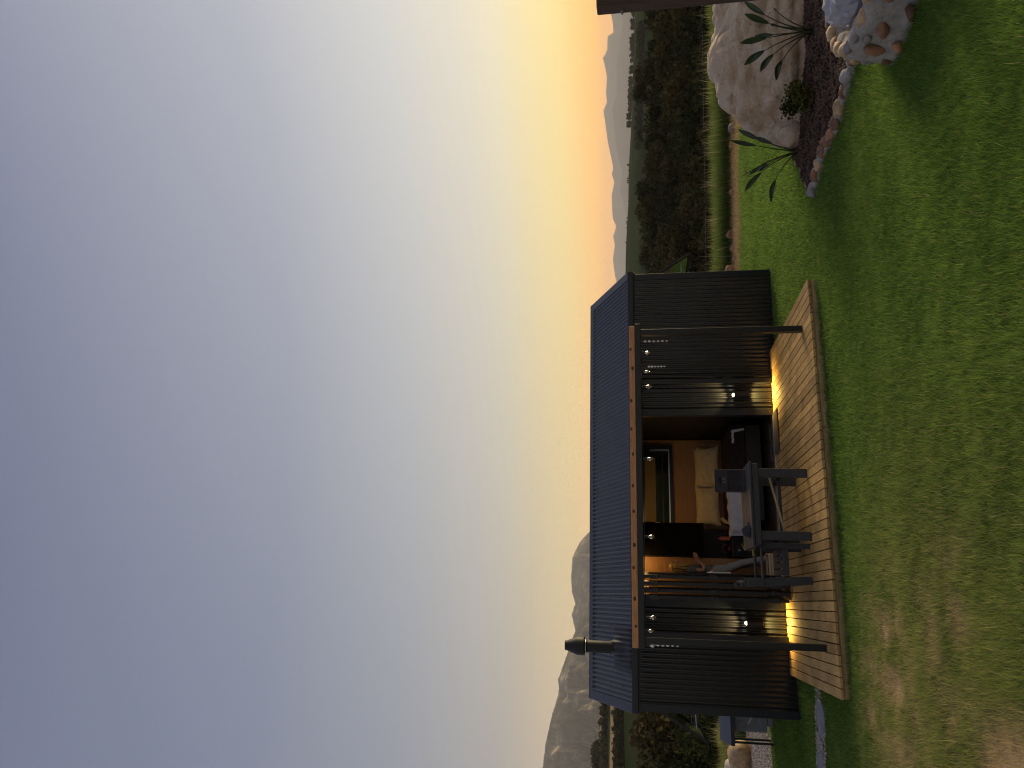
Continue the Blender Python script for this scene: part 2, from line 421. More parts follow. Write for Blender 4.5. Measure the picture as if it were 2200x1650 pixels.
class MB:
    """collects pieces of ONE mesh"""
    def __init__(s):
        s.v, s.f = [], []

    def add(s, vs, fs, mtx=None):
        k = len(s.v)
        s.v += [tuple(mtx @ Vector(v)) for v in vs] if mtx else [tuple(v) for v in vs]
        s.f += [tuple(i + k for i in f) for f in fs]
        return s

    def box(s, x0, x1, y0, y1, z0, z1, mtx=None):
        vs = [(x0, y0, z0), (x1, y0, z0), (x1, y1, z0), (x0, y1, z0), (x0, y0, z1), (x1, y0, z1), (x1, y1, z1), (x0, y1, z1)]
        return s.add(vs, [(0, 3, 2, 1), (4, 5, 6, 7), (0, 1, 5, 4), (1, 2, 6, 5), (2, 3, 7, 6), (3, 0, 4, 7)], mtx)

    def beam(s, a, b, wd, ht, up=(0, 0, 1)):
        a, b = Vector(a), Vector(b)
        d = (b - a); ln = d.length; d.normalize()
        u = Vector(up)
        if abs(d.dot(u)) > 0.98: u = Vector((0, 1, 0))
        x = d.cross(u).normalized(); z = x.cross(d)
        mt = Matrix((x, d, z)).transposed().to_4x4(); mt.translation = a
        return s.box(-wd / 2, wd / 2, 0, ln, -ht / 2, ht / 2, mt)

    def tube(s, pts, r, seg=8, cap=True):
        pts = [Vector(p) for p in pts]
        rs = r if isinstance(r, (list, tuple)) else [r] * len(pts)
        k = len(s.v)
        prev = None
        for i, p in enumerate(pts):
            d = (pts[min(i + 1, len(pts) - 1)] - pts[max(i - 1, 0)]).normalized()
            if prev is None:
                u = Vector((0, 0, 1)) if abs(d.z) < 0.9 else Vector((1, 0, 0))
                x = d.cross(u).normalized()
            else:
                x = (prev - d * prev.dot(d)).normalized()
            prev = x
            y = d.cross(x)
            for j in range(seg):
                a = 2 * math.pi * j / seg
                s.v.append(tuple(p + (x * math.cos(a) + y * math.sin(a)) * rs[i]))
        for i in range(len(pts) - 1):
            for j in range(seg):
                a, b = k + i * seg + j, k + i * seg + (j + 1) % seg
                s.f.append((a, b, b + seg, a + seg))
        if cap:
            s.f.append(tuple(k + j for j in range(seg))[::-1])
            s.f.append(tuple(k + (len(pts) - 1) * seg + j for j in range(seg)))
        return s

    def lathe(s, prof, seg=20, c=(0, 0, 0), mtx=None):
        k = len(s.v)
        for r, z in prof:
            for j in range(seg):
                a = 2 * math.pi * j / seg
                v = Vector((c[0] + r * math.cos(a), c[1] + r * math.sin(a), c[2] + z))
                s.v.append(tuple(mtx @ v if mtx else v))
        for i in range(len(prof) - 1):
            for j in range(seg):
                a, b = k + i * seg + j, k + i * seg + (j + 1) % seg
                s.f.append((a, b, b + seg, a + seg))
        s.f.append(tuple(k + j for j in range(seg))[::-1])
        s.f.append(tuple(k + (len(prof) - 1) * seg + j for j in range(seg)))
        return s

    def grid(s, P, closed=False):
        m, n_ = len(P), len(P[0])
        k = len(s.v)
        for row in P:
            s.v += [tuple(q) for q in row]
        for i in range(m - 1):
            for j in range(n_ if closed else n_ - 1):
                j2 = (j + 1) % n_
                s.f.append((k + i * n_ + j, k + i * n_ + j2, k + (i + 1) * n_ + j2, k + (i + 1) * n_ + j))
        return s

    def mesh(s, name, mt, smooth=False, bevel=0.0, seg=1):
        me = bpy.data.meshes.new(name)
        me.from_pydata(s.v, [], s.f)
        if bevel:
            bm = bmesh.new(); bm.from_mesh(me)
            bmesh.ops.remove_doubles(bm, verts=bm.verts, dist=1e-6)
            bmesh.ops.bevel(bm, geom=list(bm.edges), offset=bevel, segments=seg, affect='EDGES', profile=0.5, clamp_overlap=True)
            bm.to_mesh(me); bm.free()
        me.materials.append(mt)
        if smooth:
            me.polygons.foreach_set('use_smooth', [True] * len(me.polygons))
        me.update()
        return me

    def build(s, name, mt, parent=None, smooth=False, bevel=0.0, loc=None, rz=None, seg=1):
        return link(name, s.mesh(name, mt, smooth, bevel, seg), parent, loc, rz)


def link(name, me, parent=None, loc=None, rz=None):
    o = bpy.data.objects.new(name, me)
    C.objects.link(o)
    if parent: o.parent = parent
    if loc is not None: o.location = loc
    if rz is not None: o.rotation_euler = (0, 0, rz)
    return o


def empty(name, loc=(0, 0, 0), rz=0.0):
    o = bpy.data.objects.new(name, None)
    o.empty_display_size = 0.1
    C.objects.link(o)
    o.location = loc
    o.rotation_euler = (0, 0, rz)
    return o


def copy_tree(o, parent=None):
    c = o.copy()
    C.objects.link(c)
    c.parent = parent
    for ch in o.children:
        copy_tree(ch, c)
    return c


def np_mesh(name, verts, faces, mt, tint=None, smooth=False):
    """large mesh from arrays; faces (n,3) or (n,4); tint = rgb per face corner group"""
    me = bpy.data.meshes.new(name)
    nf, k = faces.shape
    me.vertices.add(len(verts)); me.vertices.foreach_set('co', np.ascontiguousarray(verts, np.float32).ravel())
    me.loops.add(nf * k); me.loops.foreach_set('vertex_index', np.ascontiguousarray(faces, np.int32).ravel())
    me.polygons.add(nf); me.polygons.foreach_set('loop_start', np.arange(nf, dtype=np.int32) * k)
    me.polygons.foreach_set('loop_total', np.full(nf, k, np.int32))
    if smooth: me.polygons.foreach_set('use_smooth', np.ones(nf, bool))
    me.update(calc_edges=True)
    if tint is not None:
        at = me.attributes.new('tint', 'FLOAT_COLOR', 'POINT')
        c = np.ones((len(verts), 4), np.float32); c[:, :3] = tint
        at.data.foreach_set('color', c.ravel())
    me.materials.append(mt)
    return me


# cabin frame: e along the front wall (left to right), n into the cabin, origin on the deck at the left front corner
OX, OY, YAW = -5.1178, 11.9382, 0.2798
EX, NX = (math.cos(YAW), math.sin(YAW)), (-math.sin(YAW), math.cos(YAW))


def W(e, n, z=0.0):
    return Vector((OX + EX[0] * e + NX[0] * n, OY + EX[1] * e + NX[1] * n, z))


def to_local(x, y):
    dx, dy = x - OX, y - OY
    return dx * EX[0] + dy * EX[1], dx * NX[0] + dy * NX[1]


def sstep(a, b, x):
    t = np.clip((np.asarray(x, float) - a) / (b - a), 0, 1)
    return t * t * (3 - 2 * t)


_ph = rng.uniform(0, 6.28, (40,)); _an = rng.uniform(0, 6.28, (40,)); _fr = rng.uniform(0.7, 1.4, (40,))


def wob(x, y, scale, k=6, o=0):
    """cheap smooth noise in -1..1"""
    s = 0
    for i in range(k):
        a = _an[(i + o) % 40]; f = _fr[(i + o) % 40] / scale * 6.28
        s = s + np.sin((x * math.cos(a) + y * math.sin(a)) * f + _ph[(i + o) % 40])
    return s / k * 1.4


def ground(x, y):
    x, y = np.asarray(x, float), np.asarray(y, float)
    r = np.hypot(x, y)
    az = np.degrees(np.arctan2(x, y))
    t = np.clip((9.4 - y) / 9.4, 0, 2.2)
    near = -0.13 + 0.66 * t ** 1.25
    near = near + 0.012 * wob(x, y, 0.9) * sstep(9.5, 7, y) + 0.03 * wob(x, y, 4.0, o=9) * sstep(9.0, 6, y)
    drop = -np.clip(y - 20.6, 0, None) * 0.30
    drop = drop - np.clip(np.abs(x) - 11.5 - 0.1 * np.clip(18 - y, 0, 40), 0, None) * 0.22 * (y > -30)  # unseen side slopes, shaped so the wall ribs reflect more open sky
    drop = np.where(drop < -9, -9 + (drop + 9) * 0.02, drop)
    drop = np.maximum(drop, -11.0)
    # far country: a low ridge on the right, land rising to the mountain on the left
    ridge = 16 - (np.clip(az, 5, 30) - 9) * 20 / 18
    right = sstep(260, 1200, r) * (ridge + 11) - sstep(1250, 2600, r) * 30
    left = np.clip((r - 110) / 450, 0, 1.0) * 40 + np.clip((r - 560) / 1500, 0, 1.4) * 70
    wl = sstep(-8, -18, az)
    far = right * (1 - wl) + left * wl
    far = np.where(y < 0, 0, far) + 1.2 * wob(x, y, 160, o=3) * sstep(80, 300, r)
    return near + drop + far


def gz(x, y):
    return float(ground(x, y))


# ================================================================ SETTING
def dryness(x, y):
    """where the lawn is thin and straw coloured (0..1)"""
    d = 0.0
    for cx, cy, rx, ry, a in ((-2.5, 7.35, .5, .55, .75), (-2.95, 6.9, .45, .4, .7), (-1.85, 6.15, .5, .35, .6), (-1.4, 5.6, .35, .3, .5),
                              (-3.3, 8.3, .5, .3, .5), (-2.2, 5.6, .7, .4, .4), (-2.9, 7.8, .8, .7, .45), (-3.6, 7.2, 1.2, 1.3, .45)):
        d = d + a * np.exp(-(((x - cx) / rx) ** 2 + ((y - cy) / ry) ** 2))
    d = .75 * d * (0.45 + 0.75 * wob(x, y, 0.55, o=5) + 0.35 * wob(x, y, 0.2, o=17))
    bare = np.exp(-(((x + 2.62) / .70) ** 2 + ((y - 4.55) / .70) ** 2)) * 2.4
    strip = sstep(17.3, 18.5, y + 0.5 * wob(x, y, 2.5, o=12)) * sstep(1.5, 2.6, x)
    return np.clip(np.maximum(d, 0) + np.clip(bare - .55, 0, 1) + 0.95 * strip, 0, 1)


def ground_tint(x, y):
    r = np.hypot(x, y); az = np.degrees(np.arctan2(x, y))
    c = np.empty((len(x), 3))
    c[:] = (0.075, 0.115, 0.024)
    d = dryness(x, y)[:, None] * (y < 22)[:, None]
    c = c * (1 - d) + np.array((0.46, 0.33, 0.18)) * d
    hill = sstep(20, 24, y)[:, None] * (y > 0)[:, None]
    c = c * (1 - hill) + np.array((0.030, 0.040, 0.014)) * hill
    fld = sstep(150, 230, r)[:, None] * (y > 0)[:, None]
    pat = wob(r * 0.5 + az * 4, az * 26, 190, o=21)
    fc = np.where((pat > 0.35)[:, None], (0.040, 0.040, 0.018), np.where((pat > -0.2)[:, None], (0.026, 0.042, 0.012), (0.018, 0.028, 0.010)))
    tan = ((az < -15) & (((r > 395) & (r < 450)) | ((r > 540) & (r < 600) & (az > -25))))[:, None]
    fc = np.where(tan, (0.36, 0.245, 0.13), fc)
    return c * (1 - fld) + fc * fld


def make_ground():
    rr = np.concatenate([np.linspace(0.4, 26, 150), np.geomspace(26.6, 17000, 150)])
    az = np.radians(np.concatenate([np.arange(-180, -42, 5.0), np.arange(-42, 42, 0.45), np.arange(42, 180, 5.0)]))
    R, A = np.meshgrid(rr, az, indexing='ij')
    x, y = R * np.sin(A), R * np.cos(A)
    z = ground(x, y)
    v = np.stack([x, y, z], -1).reshape(-1, 3)
    m, n = R.shape
    i, j = np.meshgrid(np.arange(m - 1), np.arange(n), indexing='ij')
    j2 = (j + 1) % n
    f = np.stack([i * n + j, (i + 1) * n + j, (i + 1) * n + j2, i * n + j2], -1).reshape(-1, 4)
    k = len(v)
    v = np.concatenate([v, [[0, 0, gz(0, 0)]]])
    tint = ground_tint(v[:, 0], v[:, 1])
    mt, t, p = new_mat('turf_and_fields')
    nn = t.nodes
    at = nn.new('ShaderNodeAttribute'); at.attribute_name = 'tint'
    tcn = nn.new('ShaderNodeTexCoord')
    n1 = nn.new('ShaderNodeTexNoise'); n1.inputs['Scale'].default_value = 9; n1.inputs['Detail'].default_value = 10
    t.links.new(tcn.outputs['Object'], n1.inputs['Vector'])
    mrn = nn.new('ShaderNodeMapRange'); mrn.inputs['To Min'].default_value = 0.35; mrn.inputs['To Max'].default_value = 1.65
    t.links.new(n1.outputs['Fac'], mrn.inputs['Value'])
    mu = nn.new('ShaderNodeMixRGB'); mu.blend_type = 'MULTIPLY'; mu.inputs[0].default_value = 1
    t.links.new(at.outputs['Color'], mu.inputs[1]); t.links.new(mrn.outputs[0], mu.inputs[2])
    t.links.new(mu.outputs[0], p.inputs['Base Color'])
    p.inputs['Roughness'].default_value = 0.95
    p.inputs['Specular IOR Level'].default_value = 0.0
    me = np_mesh('ground', v, f, mt, tint, True)
    bm = bmesh.new(); bm.from_mesh(me); bm.verts.ensure_lookup_table()
    for q in range(n):                                    # close the middle under the viewer
        try: bm.faces.new((bm.verts[k], bm.verts[q], bm.verts[(q + 1) % n]))
        except ValueError: pass
    bm.to_mesh(me); bm.free()
    tag(link('ground', me), kind='structure')


make_ground()


# ---------------------------------------------------------------- mountains
FAR = [(-4, 1.2), (2, 1.3), (7.45, 1.38), (8.04, 1.51), (9.18, 1.64), (10.29, 1.47), (10.84, 1.6), (11.6, 1.34), (12.15, 1.59), (12.86, 1.62), (13.82, 1.64), (14.76, 1.42), (15.3, 1.6), (15.78, 1.48), (16.92, 1.7), (17.73, 1.85), (18.94, 1.98), (19.32, 2.04), (19.7, 2.09), (20.24, 1.82), (20.86, 1.87), (21.92, 1.77), (22.38, 1.86), (22.83, 1.94), (23.17, 2.03), (23.33, 1.86), (23.7, 1.69), (24.14, 1.68), (24.52, 1.64), (24.69, 1.25), (25.41, 1.3), (26.02, 1.44), (29, 1.7), (33, 1.3), (38, 0.9)]
NEAR = [(0, 0.3), (7.69, 0.45), (11.43, 0.46), (12.61, 0.65), (14.15, 1.02), (15.48, 0.83), (16.3, 1.05), (17.38, 1.29), (17.98, 1.31), (19.12, 1.39), (19.75, 1.47), (20.81, 1.12), (22.17, 1.09), (23.09, 1.04), (24.16, 0.79), (25.07, 0.65), (26.06, 0.59), (30, 0.7), (36, 0.4)]
PEAK = [(-40, 5.5), (-30, 5.2), (-22, 4.6), (-18.5, 4.55), (-17.07, 4.9), (-16.28, 4.64), (-15.56, 4.89), (-14.44, 4.97), (-13.0, 4.87), (-12.4, 4.6), (-11.84, 4.29), (-10.98, 3.5), (-9, 2.6), (-6, 1.9), (-2, 1.4), (4, 0.9)]
SLOPE = [(-46, 6.8), (-38, 7.3), (-32, 7.0), (-29, 6.9), (-27.11, 6.66), (-25.67, 6.53), (-23.85, 6.15), (-22.6, 5.78), (-22.14, 5.71), (-21.56, 5.8), (-20.11, 5.29), (-18.54, 4.75), (-17.07, 4.2), (-15.5, 3.6), (-13, 2.6), (-10, 1.8), (-6, 1.0)]


def mountain(name, prof, R, depth, base, rough, mt, seed, nd=40):
    a0, a1 = prof[0][0], prof[-1][0]
    az = np.linspace(a0, a1, 420)
    el = np.interp(az, [q[0] for q in prof], [q[1] for q in prof])
    s = np.concatenate([np.linspace(0, 1, nd), 1 + np.linspace(0.06, 0.7, 10)])
    P = np.zeros((len(s), len(az), 3))
    for i, si in enumerate(s):
        rad = R - depth * (1 - si)
        H = ZC + np.tan(np.radians(el)) * R - base
        x = np.sin(np.radians(az)); y = np.cos(np.radians(az))
        prof_s = (min(si, 1) ** 1.35) if si <= 1 else max(0.0, 1 - (si - 1) * 1.3)
        env = math.sin(math.pi * min(si, 1)) if si < 1 else 0.0
        gul = np.array([abs(mnoise.fractal(Vector((a_ * .42 + seed + .5 * si, si * 2.2, seed)), .9, 2.1, 6)) + .35 * abs(mnoise.noise(Vector((a_ * 2.3, si * 7, seed)))) for a_ in az])
        hz = base + H * prof_s - env * rough * gul * H
        jag = 0.0 if si < 0.9 or si > 1.1 else 1.0
        hz = hz + jag * H * 0.006 * wob(az * 40, az * 5, 6.0, o=seed + 2)
        P[i, :, 0] = x * rad; P[i, :, 1] = y * rad; P[i, :, 2] = hz
    m, n = P.shape[:2]
    i, j = np.meshgrid(np.arange(m - 1), np.arange(n - 1), indexing='ij')
    f = np.stack([i * n + j, i * n + j + 1, (i + 1) * n + j + 1, (i + 1) * n + j], -1).reshape(-1, 4)
    tag(link(name, np_mesh(name, P.reshape(-1, 3), f, mt, None, True)), kind='structure')


def mountain_mat(name, c1, c2, c3, sc_):
    m, t, p = new_mat(name)
    n = t.nodes
    tcn = n.new('ShaderNodeTexCoord')
    a = n.new('ShaderNodeTexNoise'); a.inputs['Scale'].default_value = sc_; a.inputs['Detail'].default_value = 14; a.inputs['Roughness'].default_value = 0.72
    t.links.new(tcn.outputs['Object'], a.inputs['Vector'])
    r = n.new('ShaderNodeValToRGB')
    r.color_ramp.elements[0].position = 0.42; r.color_ramp.elements[0].color = (*c1, 1)
    r.color_ramp.elements[1].position = 0.56; r.color_ramp.elements[1].color = (*c2, 1)
    e = r.color_ramp.elements.new(0.66); e.color = (*c3, 1)
    t.links.new(a.outputs['Fac'], r.inputs[0]); t.links.new(r.outputs[0], p.inputs['Base Color'])
    p.inputs['Roughness'].default_value = 1.0
    p.inputs['Specular IOR Level'].default_value = 0.0
    return m


MM = mountain_mat('scrub_mountain', (0.008, 0.010, 0.005), (0.085, 0.080, 0.058), (0.36, 0.30, 0.22), 0.0065)
MF = mountain_mat('far_mountain', (0.05, 0.052, 0.045), (0.085, 0.08, 0.065), (0.10, 0.09, 0.075), 0.002)
mountain('mountain_slope', SLOPE, 4950, 3000, -12, 0.5, MM, 3)
mountain('mountain_peak', PEAK, 6900, 3300, -5, 0.5, MM, 7)
mountain('hills_middle', NEAR, 12900, 4200, -120, 0.10, MF, 11, 20)
mountain('mountain_range', FAR, 15900, 2700, -125, 0.12, MF, 15, 20)

# the dusty air of the valley, round the viewer and everything else
hz = MB()
hz.box(-16800, 16800, -4500, 17400, -131, HAZE_TOP)
hm = bpy.data.materials.new('haze_air')
hm.use_nodes = True
hn = hm.node_tree.nodes
hn.remove(hn['Principled BSDF'])
pv = hn.new('ShaderNodeVolumePrincipled')
pv.inputs['Color'].default_value = (0.97, 0.97, 0.96, 1)
pv.inputs['Density'].default_value = HAZE_D
pv.inputs['Anisotropy'].default_value = 0.0
hm.node_tree.links.new(pv.outputs[0], hn['Material Output'].inputs['Volume'])
tag(hz.build('haze', hm), 'thin dusty evening haze filling the whole valley', 'haze', kind='stuff')


# ================================================================ CABIN
LEN, ZB, ZE, RD, RH = 7.352, -0.095, 2.40, 1.548, 3.133
WID = 2 * RD
AMP, PIT = 0.0150, 0.0762
OP0, OP1, OPT = 1.70, 4.71, 2.25          # folding-door opening
cabin = tag(empty('cabin', W(0, 0, 0), YAW), 'black corrugated steel cabin with navy pitched roof and open folding doors', 'cabin')


def corr_sheet(name, e0, e1, zlo, zhi, n0, sgn=-1, mt=M['wall'], axis='e', parent=cabin):
    k = int(round((e1 - e0) / PIT * 8))
    es = [e0 + (e1 - e0) * i / k for i in range(k + 1)]
    lo, hi = [], []
    for s in es:
        d = n0 + sgn * AMP * math.cos(2 * math.pi * s / PIT)
        zl = zlo(s) if callable(zlo) else zlo
        zh = zhi(s) if callable(zhi) else zhi
        lo.append((s, d, zl) if axis == 'e' else (d, s, zl))
        hi.append((s, d, zh) if axis == 'e' else (d, s, zh))
    mb = MB(); mb.grid([lo, hi])
    return mb.build(name, mt, parent, smooth=True)


corr_sheet('wall', 0.05, OP0 - 0.08, ZB, ZE - 0.06, 0.0)
corr_sheet('wall', OP1 + 0.11, LEN - 0.05, ZB, ZE - 0.06, 0.0)
corr_sheet('wall', OP0 - 0.08, OP1 + 0.11, OPT + 0.04, ZE - 0.06, 0.0)
gab = lambda n: ZE - 0.06 + (RH - ZE) * (1 - abs(n - RD) / RD)
corr_sheet('wall', 0.04, WID - 0.04, ZB, gab, 0.0, -1, axis='n')
corr_sheet('wall', 0.04, WID - 0.04, ZB, gab, LEN, 1, axis='n')
corr_sheet('wall', 0.05, LEN - 0.05, ZB, ZE - 0.06, WID, 1)

# corner, opening and base flashings
def trim(e0, e1, n0, n1, z0, z1, name='corner_flashing', mt=M['trim'], par=cabin, bv=0.004):
    return MB().box(e0, e1, n0, n1, z0, z1).build(name, mt, par, bevel=bv)


trim(-0.02, 0.10, -0.022, 0.10, ZB - 0.01, ZE - 0.05)
trim(LEN - 0.10, LEN + 0.02, -0.022, 0.10, ZB - 0.01, ZE - 0.05)
trim(-0.02, 0.10, WID - 0.1, WID + 0.022, ZB - 0.01, ZE - 0.05)
trim(LEN - 0.10, LEN + 0.02, WID - 0.1, WID + 0.022, ZB - 0.01, ZE - 0.05)
trim(OP1 + 0.002, OP1 + 0.125, -0.026, 0.10, -0.02, OPT + 0.06, 'door_jamb')
trim(OP0 - 0.125, OP0 - 0.002, -0.026, 0.10, -0.02, OPT + 0.06, 'door_jamb')
trim(OP0 - 0.002, OP1 + 0.002, -0.026, 0.12, OPT, OPT + 0.07, 'door_head')
trim(OP0, OP1, -0.022, 0.16, -0.012, 0.018, 'door_sill', M['alu'], bv=0.002)
trim(6.55, LEN + 0.03, -0.03, 0.06, -0.19, ZB - 0.016, 'plinth', M['slab'])
trim(0.02, LEN - 0.02, 0.07, WID - 0.03, -0.25, ZB - 0.014, 'plinth', M['slab'])
for (e, z) in [(OP1 + .06, z) for z in (.06, 1.28, 2.05)] + [(OP0 - .06, z) for z in (.06, 1.28, 2.05)] + [(4.95, .05), (1.2, .06), (1.45, 1.25), (1.5, .05), (5.0, 1.28), (5.05, 1.27)]:
    MB().lathe([(0.006, 0), (0.004, 0.006)], 8, (0, 0, 0), Matrix.Translation((e, -0.026, z)) @ Matrix.Rotation(math.pi / 2, 4, 'X')).build('screw', M['screw_bright'], cabin)

# roof
SLOPE_A = math.atan2(RH - ZE, RD)
cs, sn = math.cos(SLOPE_A), math.sin(SLOPE_A)


def roof_pt(e, t, off, back=False):
    """t along the slope from the eave (0) to the ridge (1)"""
    n = -0.045 + (RD + 0.045) * t
    z = ZE - 0.045 * math.tan(SLOPE_A) + (RH - ZE + 0.045 * math.tan(SLOPE_A)) * t
    n, z = n - sn * off, z + cs * off
    return (e, 2 * RD - n if back else n, z)


for back in (False, True):
    k = int(LEN / PIT * 8)
    rows = [[roof_pt(-0.03 + (LEN + 0.06) * i / k, t, 0.012 + AMP * math.cos(2 * math.pi * (i / k) * LEN / PIT), back) for i in range(k + 1)] for t in (0.0, 0.5, 0.985)]
    MB().grid(rows).build('roof', M['roof'], cabin, smooth=True)
    for e0, e1 in ((-0.05, 0.10), (LEN - 0.10, LEN + 0.05)):                       # barge flashing
        mb = MB(); q = [roof_pt(e0, 0.0, 0.026, back), roof_pt(e1, 0.0, 0.026, back), roof_pt(e1, 1.0, 0.026, back), roof_pt(e0, 1.0, 0.026, back)]
        q2 = [(v[0], v[1], v[2] - 0.05) for v in q]
        mb.add(q + q2, [(0, 1, 2, 3), (7, 6, 5, 4), (0, 4, 5, 1), (1, 5, 6, 2), (2, 6, 7, 3), (3, 7, 4, 0)])
        mb.build('barge_flashing', M['roof'], cabin, bevel=0.004)
    mb = MB(); q = [roof_pt(-0.05, 0.93, 0.024, back), roof_pt(LEN + 0.05, 0.93, 0.024, back), roof_pt(LEN + 0.05, 1.012, 0.030, back), roof_pt(-0.05, 1.012, 0.030, back)]
    mb.add(q + [(v[0], v[1], v[2] - 0.02) for v in q], [(0, 1, 2, 3), (7, 6, 5, 4), (0, 4, 5, 1), (1, 5, 6, 2), (2, 6, 7, 3), (3, 7, 4, 0)])
    mb.build('ridge_flashing', M['roof'], cabin, bevel=0.002)
MB().box(-0.05, LEN + 0.05, -0.075, -0.022, ZE - 0.105, ZE - 0.006).build('eave_gutter', M['trim'], cabin, bevel=0.008, seg=2)
MB().box(-0.05, LEN + 0.05, -0.018, 0.02, ZE - 0.13, ZE - 0.03).build('eave_fascia', M['trim'], cabin, bevel=0.003)
scr = MB().lathe([(0.011, 0), (0.011, 0.004), (0.005, 0.011)], 8).mesh('screw', M['screw'])
ei = 0
e = 0.30
while e < LEN - 0.15:
    for t in (0.2, 0.48, 0.76):
        pos = round(e / PIT) * PIT
        v = roof_pt(pos + random.uniform(-.004, .004), t + random.uniform(-.012, .012), 0.021)
        o = link('screw', scr, cabin, v); o.rotation_euler = (SLOPE_A, 0, 0)
    e += 0.455
for e in np.arange(0.25, LEN, 0.9):
    MB().lathe([(0.006, 0), (0.004, 0.006)], 8, (0, 0, 0), Matrix.Translation((float(e), -0.076, ZE - 0.04)) @ Matrix.Rotation(math.pi / 2, 4, 'X')).build('screw', M['screw_bright'], cabin)

# flue
FE, FN = 0.885, 0.42
fl = MB().lathe([(0.098, 2.45), (0.098, 2.46), (0.098, 3.12), (0.098, 3.135), (0.103, 3.135), (0.103, 3.15), (0.094, 3.15), (0.094, 3.19)], 28, (FE, FN, 0)).build('flue_pipe', M['flue'], cabin, smooth=False)
fl.data.polygons.foreach_set('use_smooth', [len(p.vertices) == 4 for p in fl.data.polygons])
cw = MB().lathe([(0.095, 3.175), (0.152, 3.175), (0.152, 3.19), (0.146, 3.19), (0.146, 3.2), (0.146, 3.292), (0.143, 3.305), (0.082, 3.465), (0.078, 3.475), (0.078, 3.50), (0.070, 3.50)], 28, (FE, FN, 0)).build('cowl', M['flue'], fl)
cw.data.polygons.foreach_set('use_smooth', [len(p.vertices) == 4 for p in cw.data.polygons])
MB().lathe([(0.085, 3.148), (0.107, 3.152), (0.107, 3.158), (0.085, 3.172)], 24, (FE, FN, 0)).build('clamp_ring', M['alu'], fl)
mb = MB(); rows = []
for it in range(9):                                  # dressed lead apron following the corrugations, rising to the pipe
    t = 0.03 + 0.36 * it / 8
    row = []
    for ie in range(61):
        ee = FE - 0.33 + 0.66 * ie / 60
        v = Vector(roof_pt(ee, t, 0.020 + AMP * 0.9 * math.cos(2 * math.pi * (ee + 0.03) * LEN / (LEN + 0.06) / PIT)))
        d = math.hypot(ee - FE, v.y - FN + 0.0)
        v.z += 0.14 * math.exp(-(max(0, d - 0.09) / 0.055) ** 1.3)
        row.append(v)
    rows.append(row)
mb.grid(rows).build('flue_flashing', M['flashing_lead'], cabin, smooth=True)

# awning windows standing open on both gable ends
for (eg, sg, zh, zl, out, n0, n1) in ((LEN + 0.03, 1, 2.12, 1.25, 0.56, 0.42, 1.75), (-0.03, -1, 2.02, 1.24, 0.43, 0.42, 1.75)):
    a = Vector((eg, 0, zh)); b = Vector((eg + sg * out, 0, zl))
    sash = MB()
    for n in (n0, n1):
        sash.beam(a + Vector((0, n, 0)), b + Vector((0, n, 0)), 0.05, 0.04, (sg * .5, 0, .5))
    sash.beam(a + Vector((0, n0, 0)), a + Vector((0, n1, 0)), 0.04, 0.05)
    sash.beam(b + Vector((0, n0 - .025, 0)), b + Vector((0, n1 + .025, 0)), 0.04, 0.05)
    so = sash.build('window', M['steel_black'], cabin)
    g = MB(); g.add([a + Vector((0, n0, 0)), b + Vector((0, n0, 0)), b + Vector((0, n1, 0)), a + Vector((0, n1, 0))], [(0, 1, 2, 3)])
    g.build('pane', M['sash_glass'], so)
    for n in (n0 + .03, n1 - .03):
        st = MB()
        st.tube([(eg, n, zl + 0.16), (eg + sg * out * 0.8, n, zl + 0.15), (eg + sg * (out - .02), n, zl + 0.03)], 0.009, 6)
        st.build('window_stay', M['alu'], so)
    fr = MB()
    fr.box(eg - .02, eg + .02, n0 - .05, n0, zl + .1, zh + .04); fr.box(eg - .02, eg + .02, n1, n1 + .05, zl + .1, zh + .04)
    fr.box(eg - .02, eg + .02, n0 - .05, n1 + .05, zl + .05, zl + .1)
    fr.build('window_frame', M['steel_black'], so)

# folding glass door, stacked open at the left of the opening
HTS = (0.22, 1.12, 2.03)
leaves = [(1.735, 1.70, 0.045, -0.53), (1.80, 1.845, -0.53, 0.045), (1.945, 1.905, 0.045, -0.53), (2.01, 2.075, -0.50, 0.05)]
for li, (ea, eb, na, nb) in enumerate(leaves):
    d = Vector((eb - ea, nb - na, 0)); ln = d.length
    mt = Matrix.Translation((ea, na, 0)) @ Matrix.Rotation(math.atan2(d.y, d.x), 4, 'Z')
    f = MB()
    f.box(0, 0.065, -.024, .024, 0.03, 2.2, mt); f.box(ln - .065, ln, -.024, .024, 0.03, 2.2, mt)
    f.box(.065, ln - .065, -.0235, .0235, 0.03, 0.13, mt); f.box(.065, ln - .065, -.0235, .0235, 2.11, 2.2, mt)
    lo = f.build('folding_door_leaf', M['steel_black'], cabin, bevel=0.002)
    g = MB(); g.box(.06, ln - .06, -.004, .004, 0.125, 2.115, mt); g.build('pane', M['glass'], lo)
    xo = ln - .033 if nb < na else .033
    for z in HTS:
        hb = MB(); hb.box(xo - .05, xo + .05, -.034, .034, z - .06, z + .06, mt)
        hg = hb.build('hinge', M['steel_black'], lo, bevel=0.006)
        dd = MB()
        sg_ = 1 if nb < na else -1
        for k in range(6):
            aa = k * math.pi / 3
            for fx in (0.051,):
                c = mt @ Vector((xo + sg_ * 0.051, 0.021 * math.cos(aa), z + 0.042 * math.sin(aa)))
                dd.lathe([(0.0045, 0), (0.003, 0.004)], 6, (0, 0, 0), Matrix.Translation(c) @ Matrix.Rotation(math.pi / 2, 4, 'X'))
        dd.build('hinge_screws', M['screw_bright'], lo)
hd = MB(); hd.box(2.085, 2.105, -.5, -.46, 0.86, 1.22); hd.beam((2.10, -.49, 1.16), (2.10, -.62, 1.16), .03, .03)
hd.build('door_handle', M['alu'], cabin, bevel=0.004)

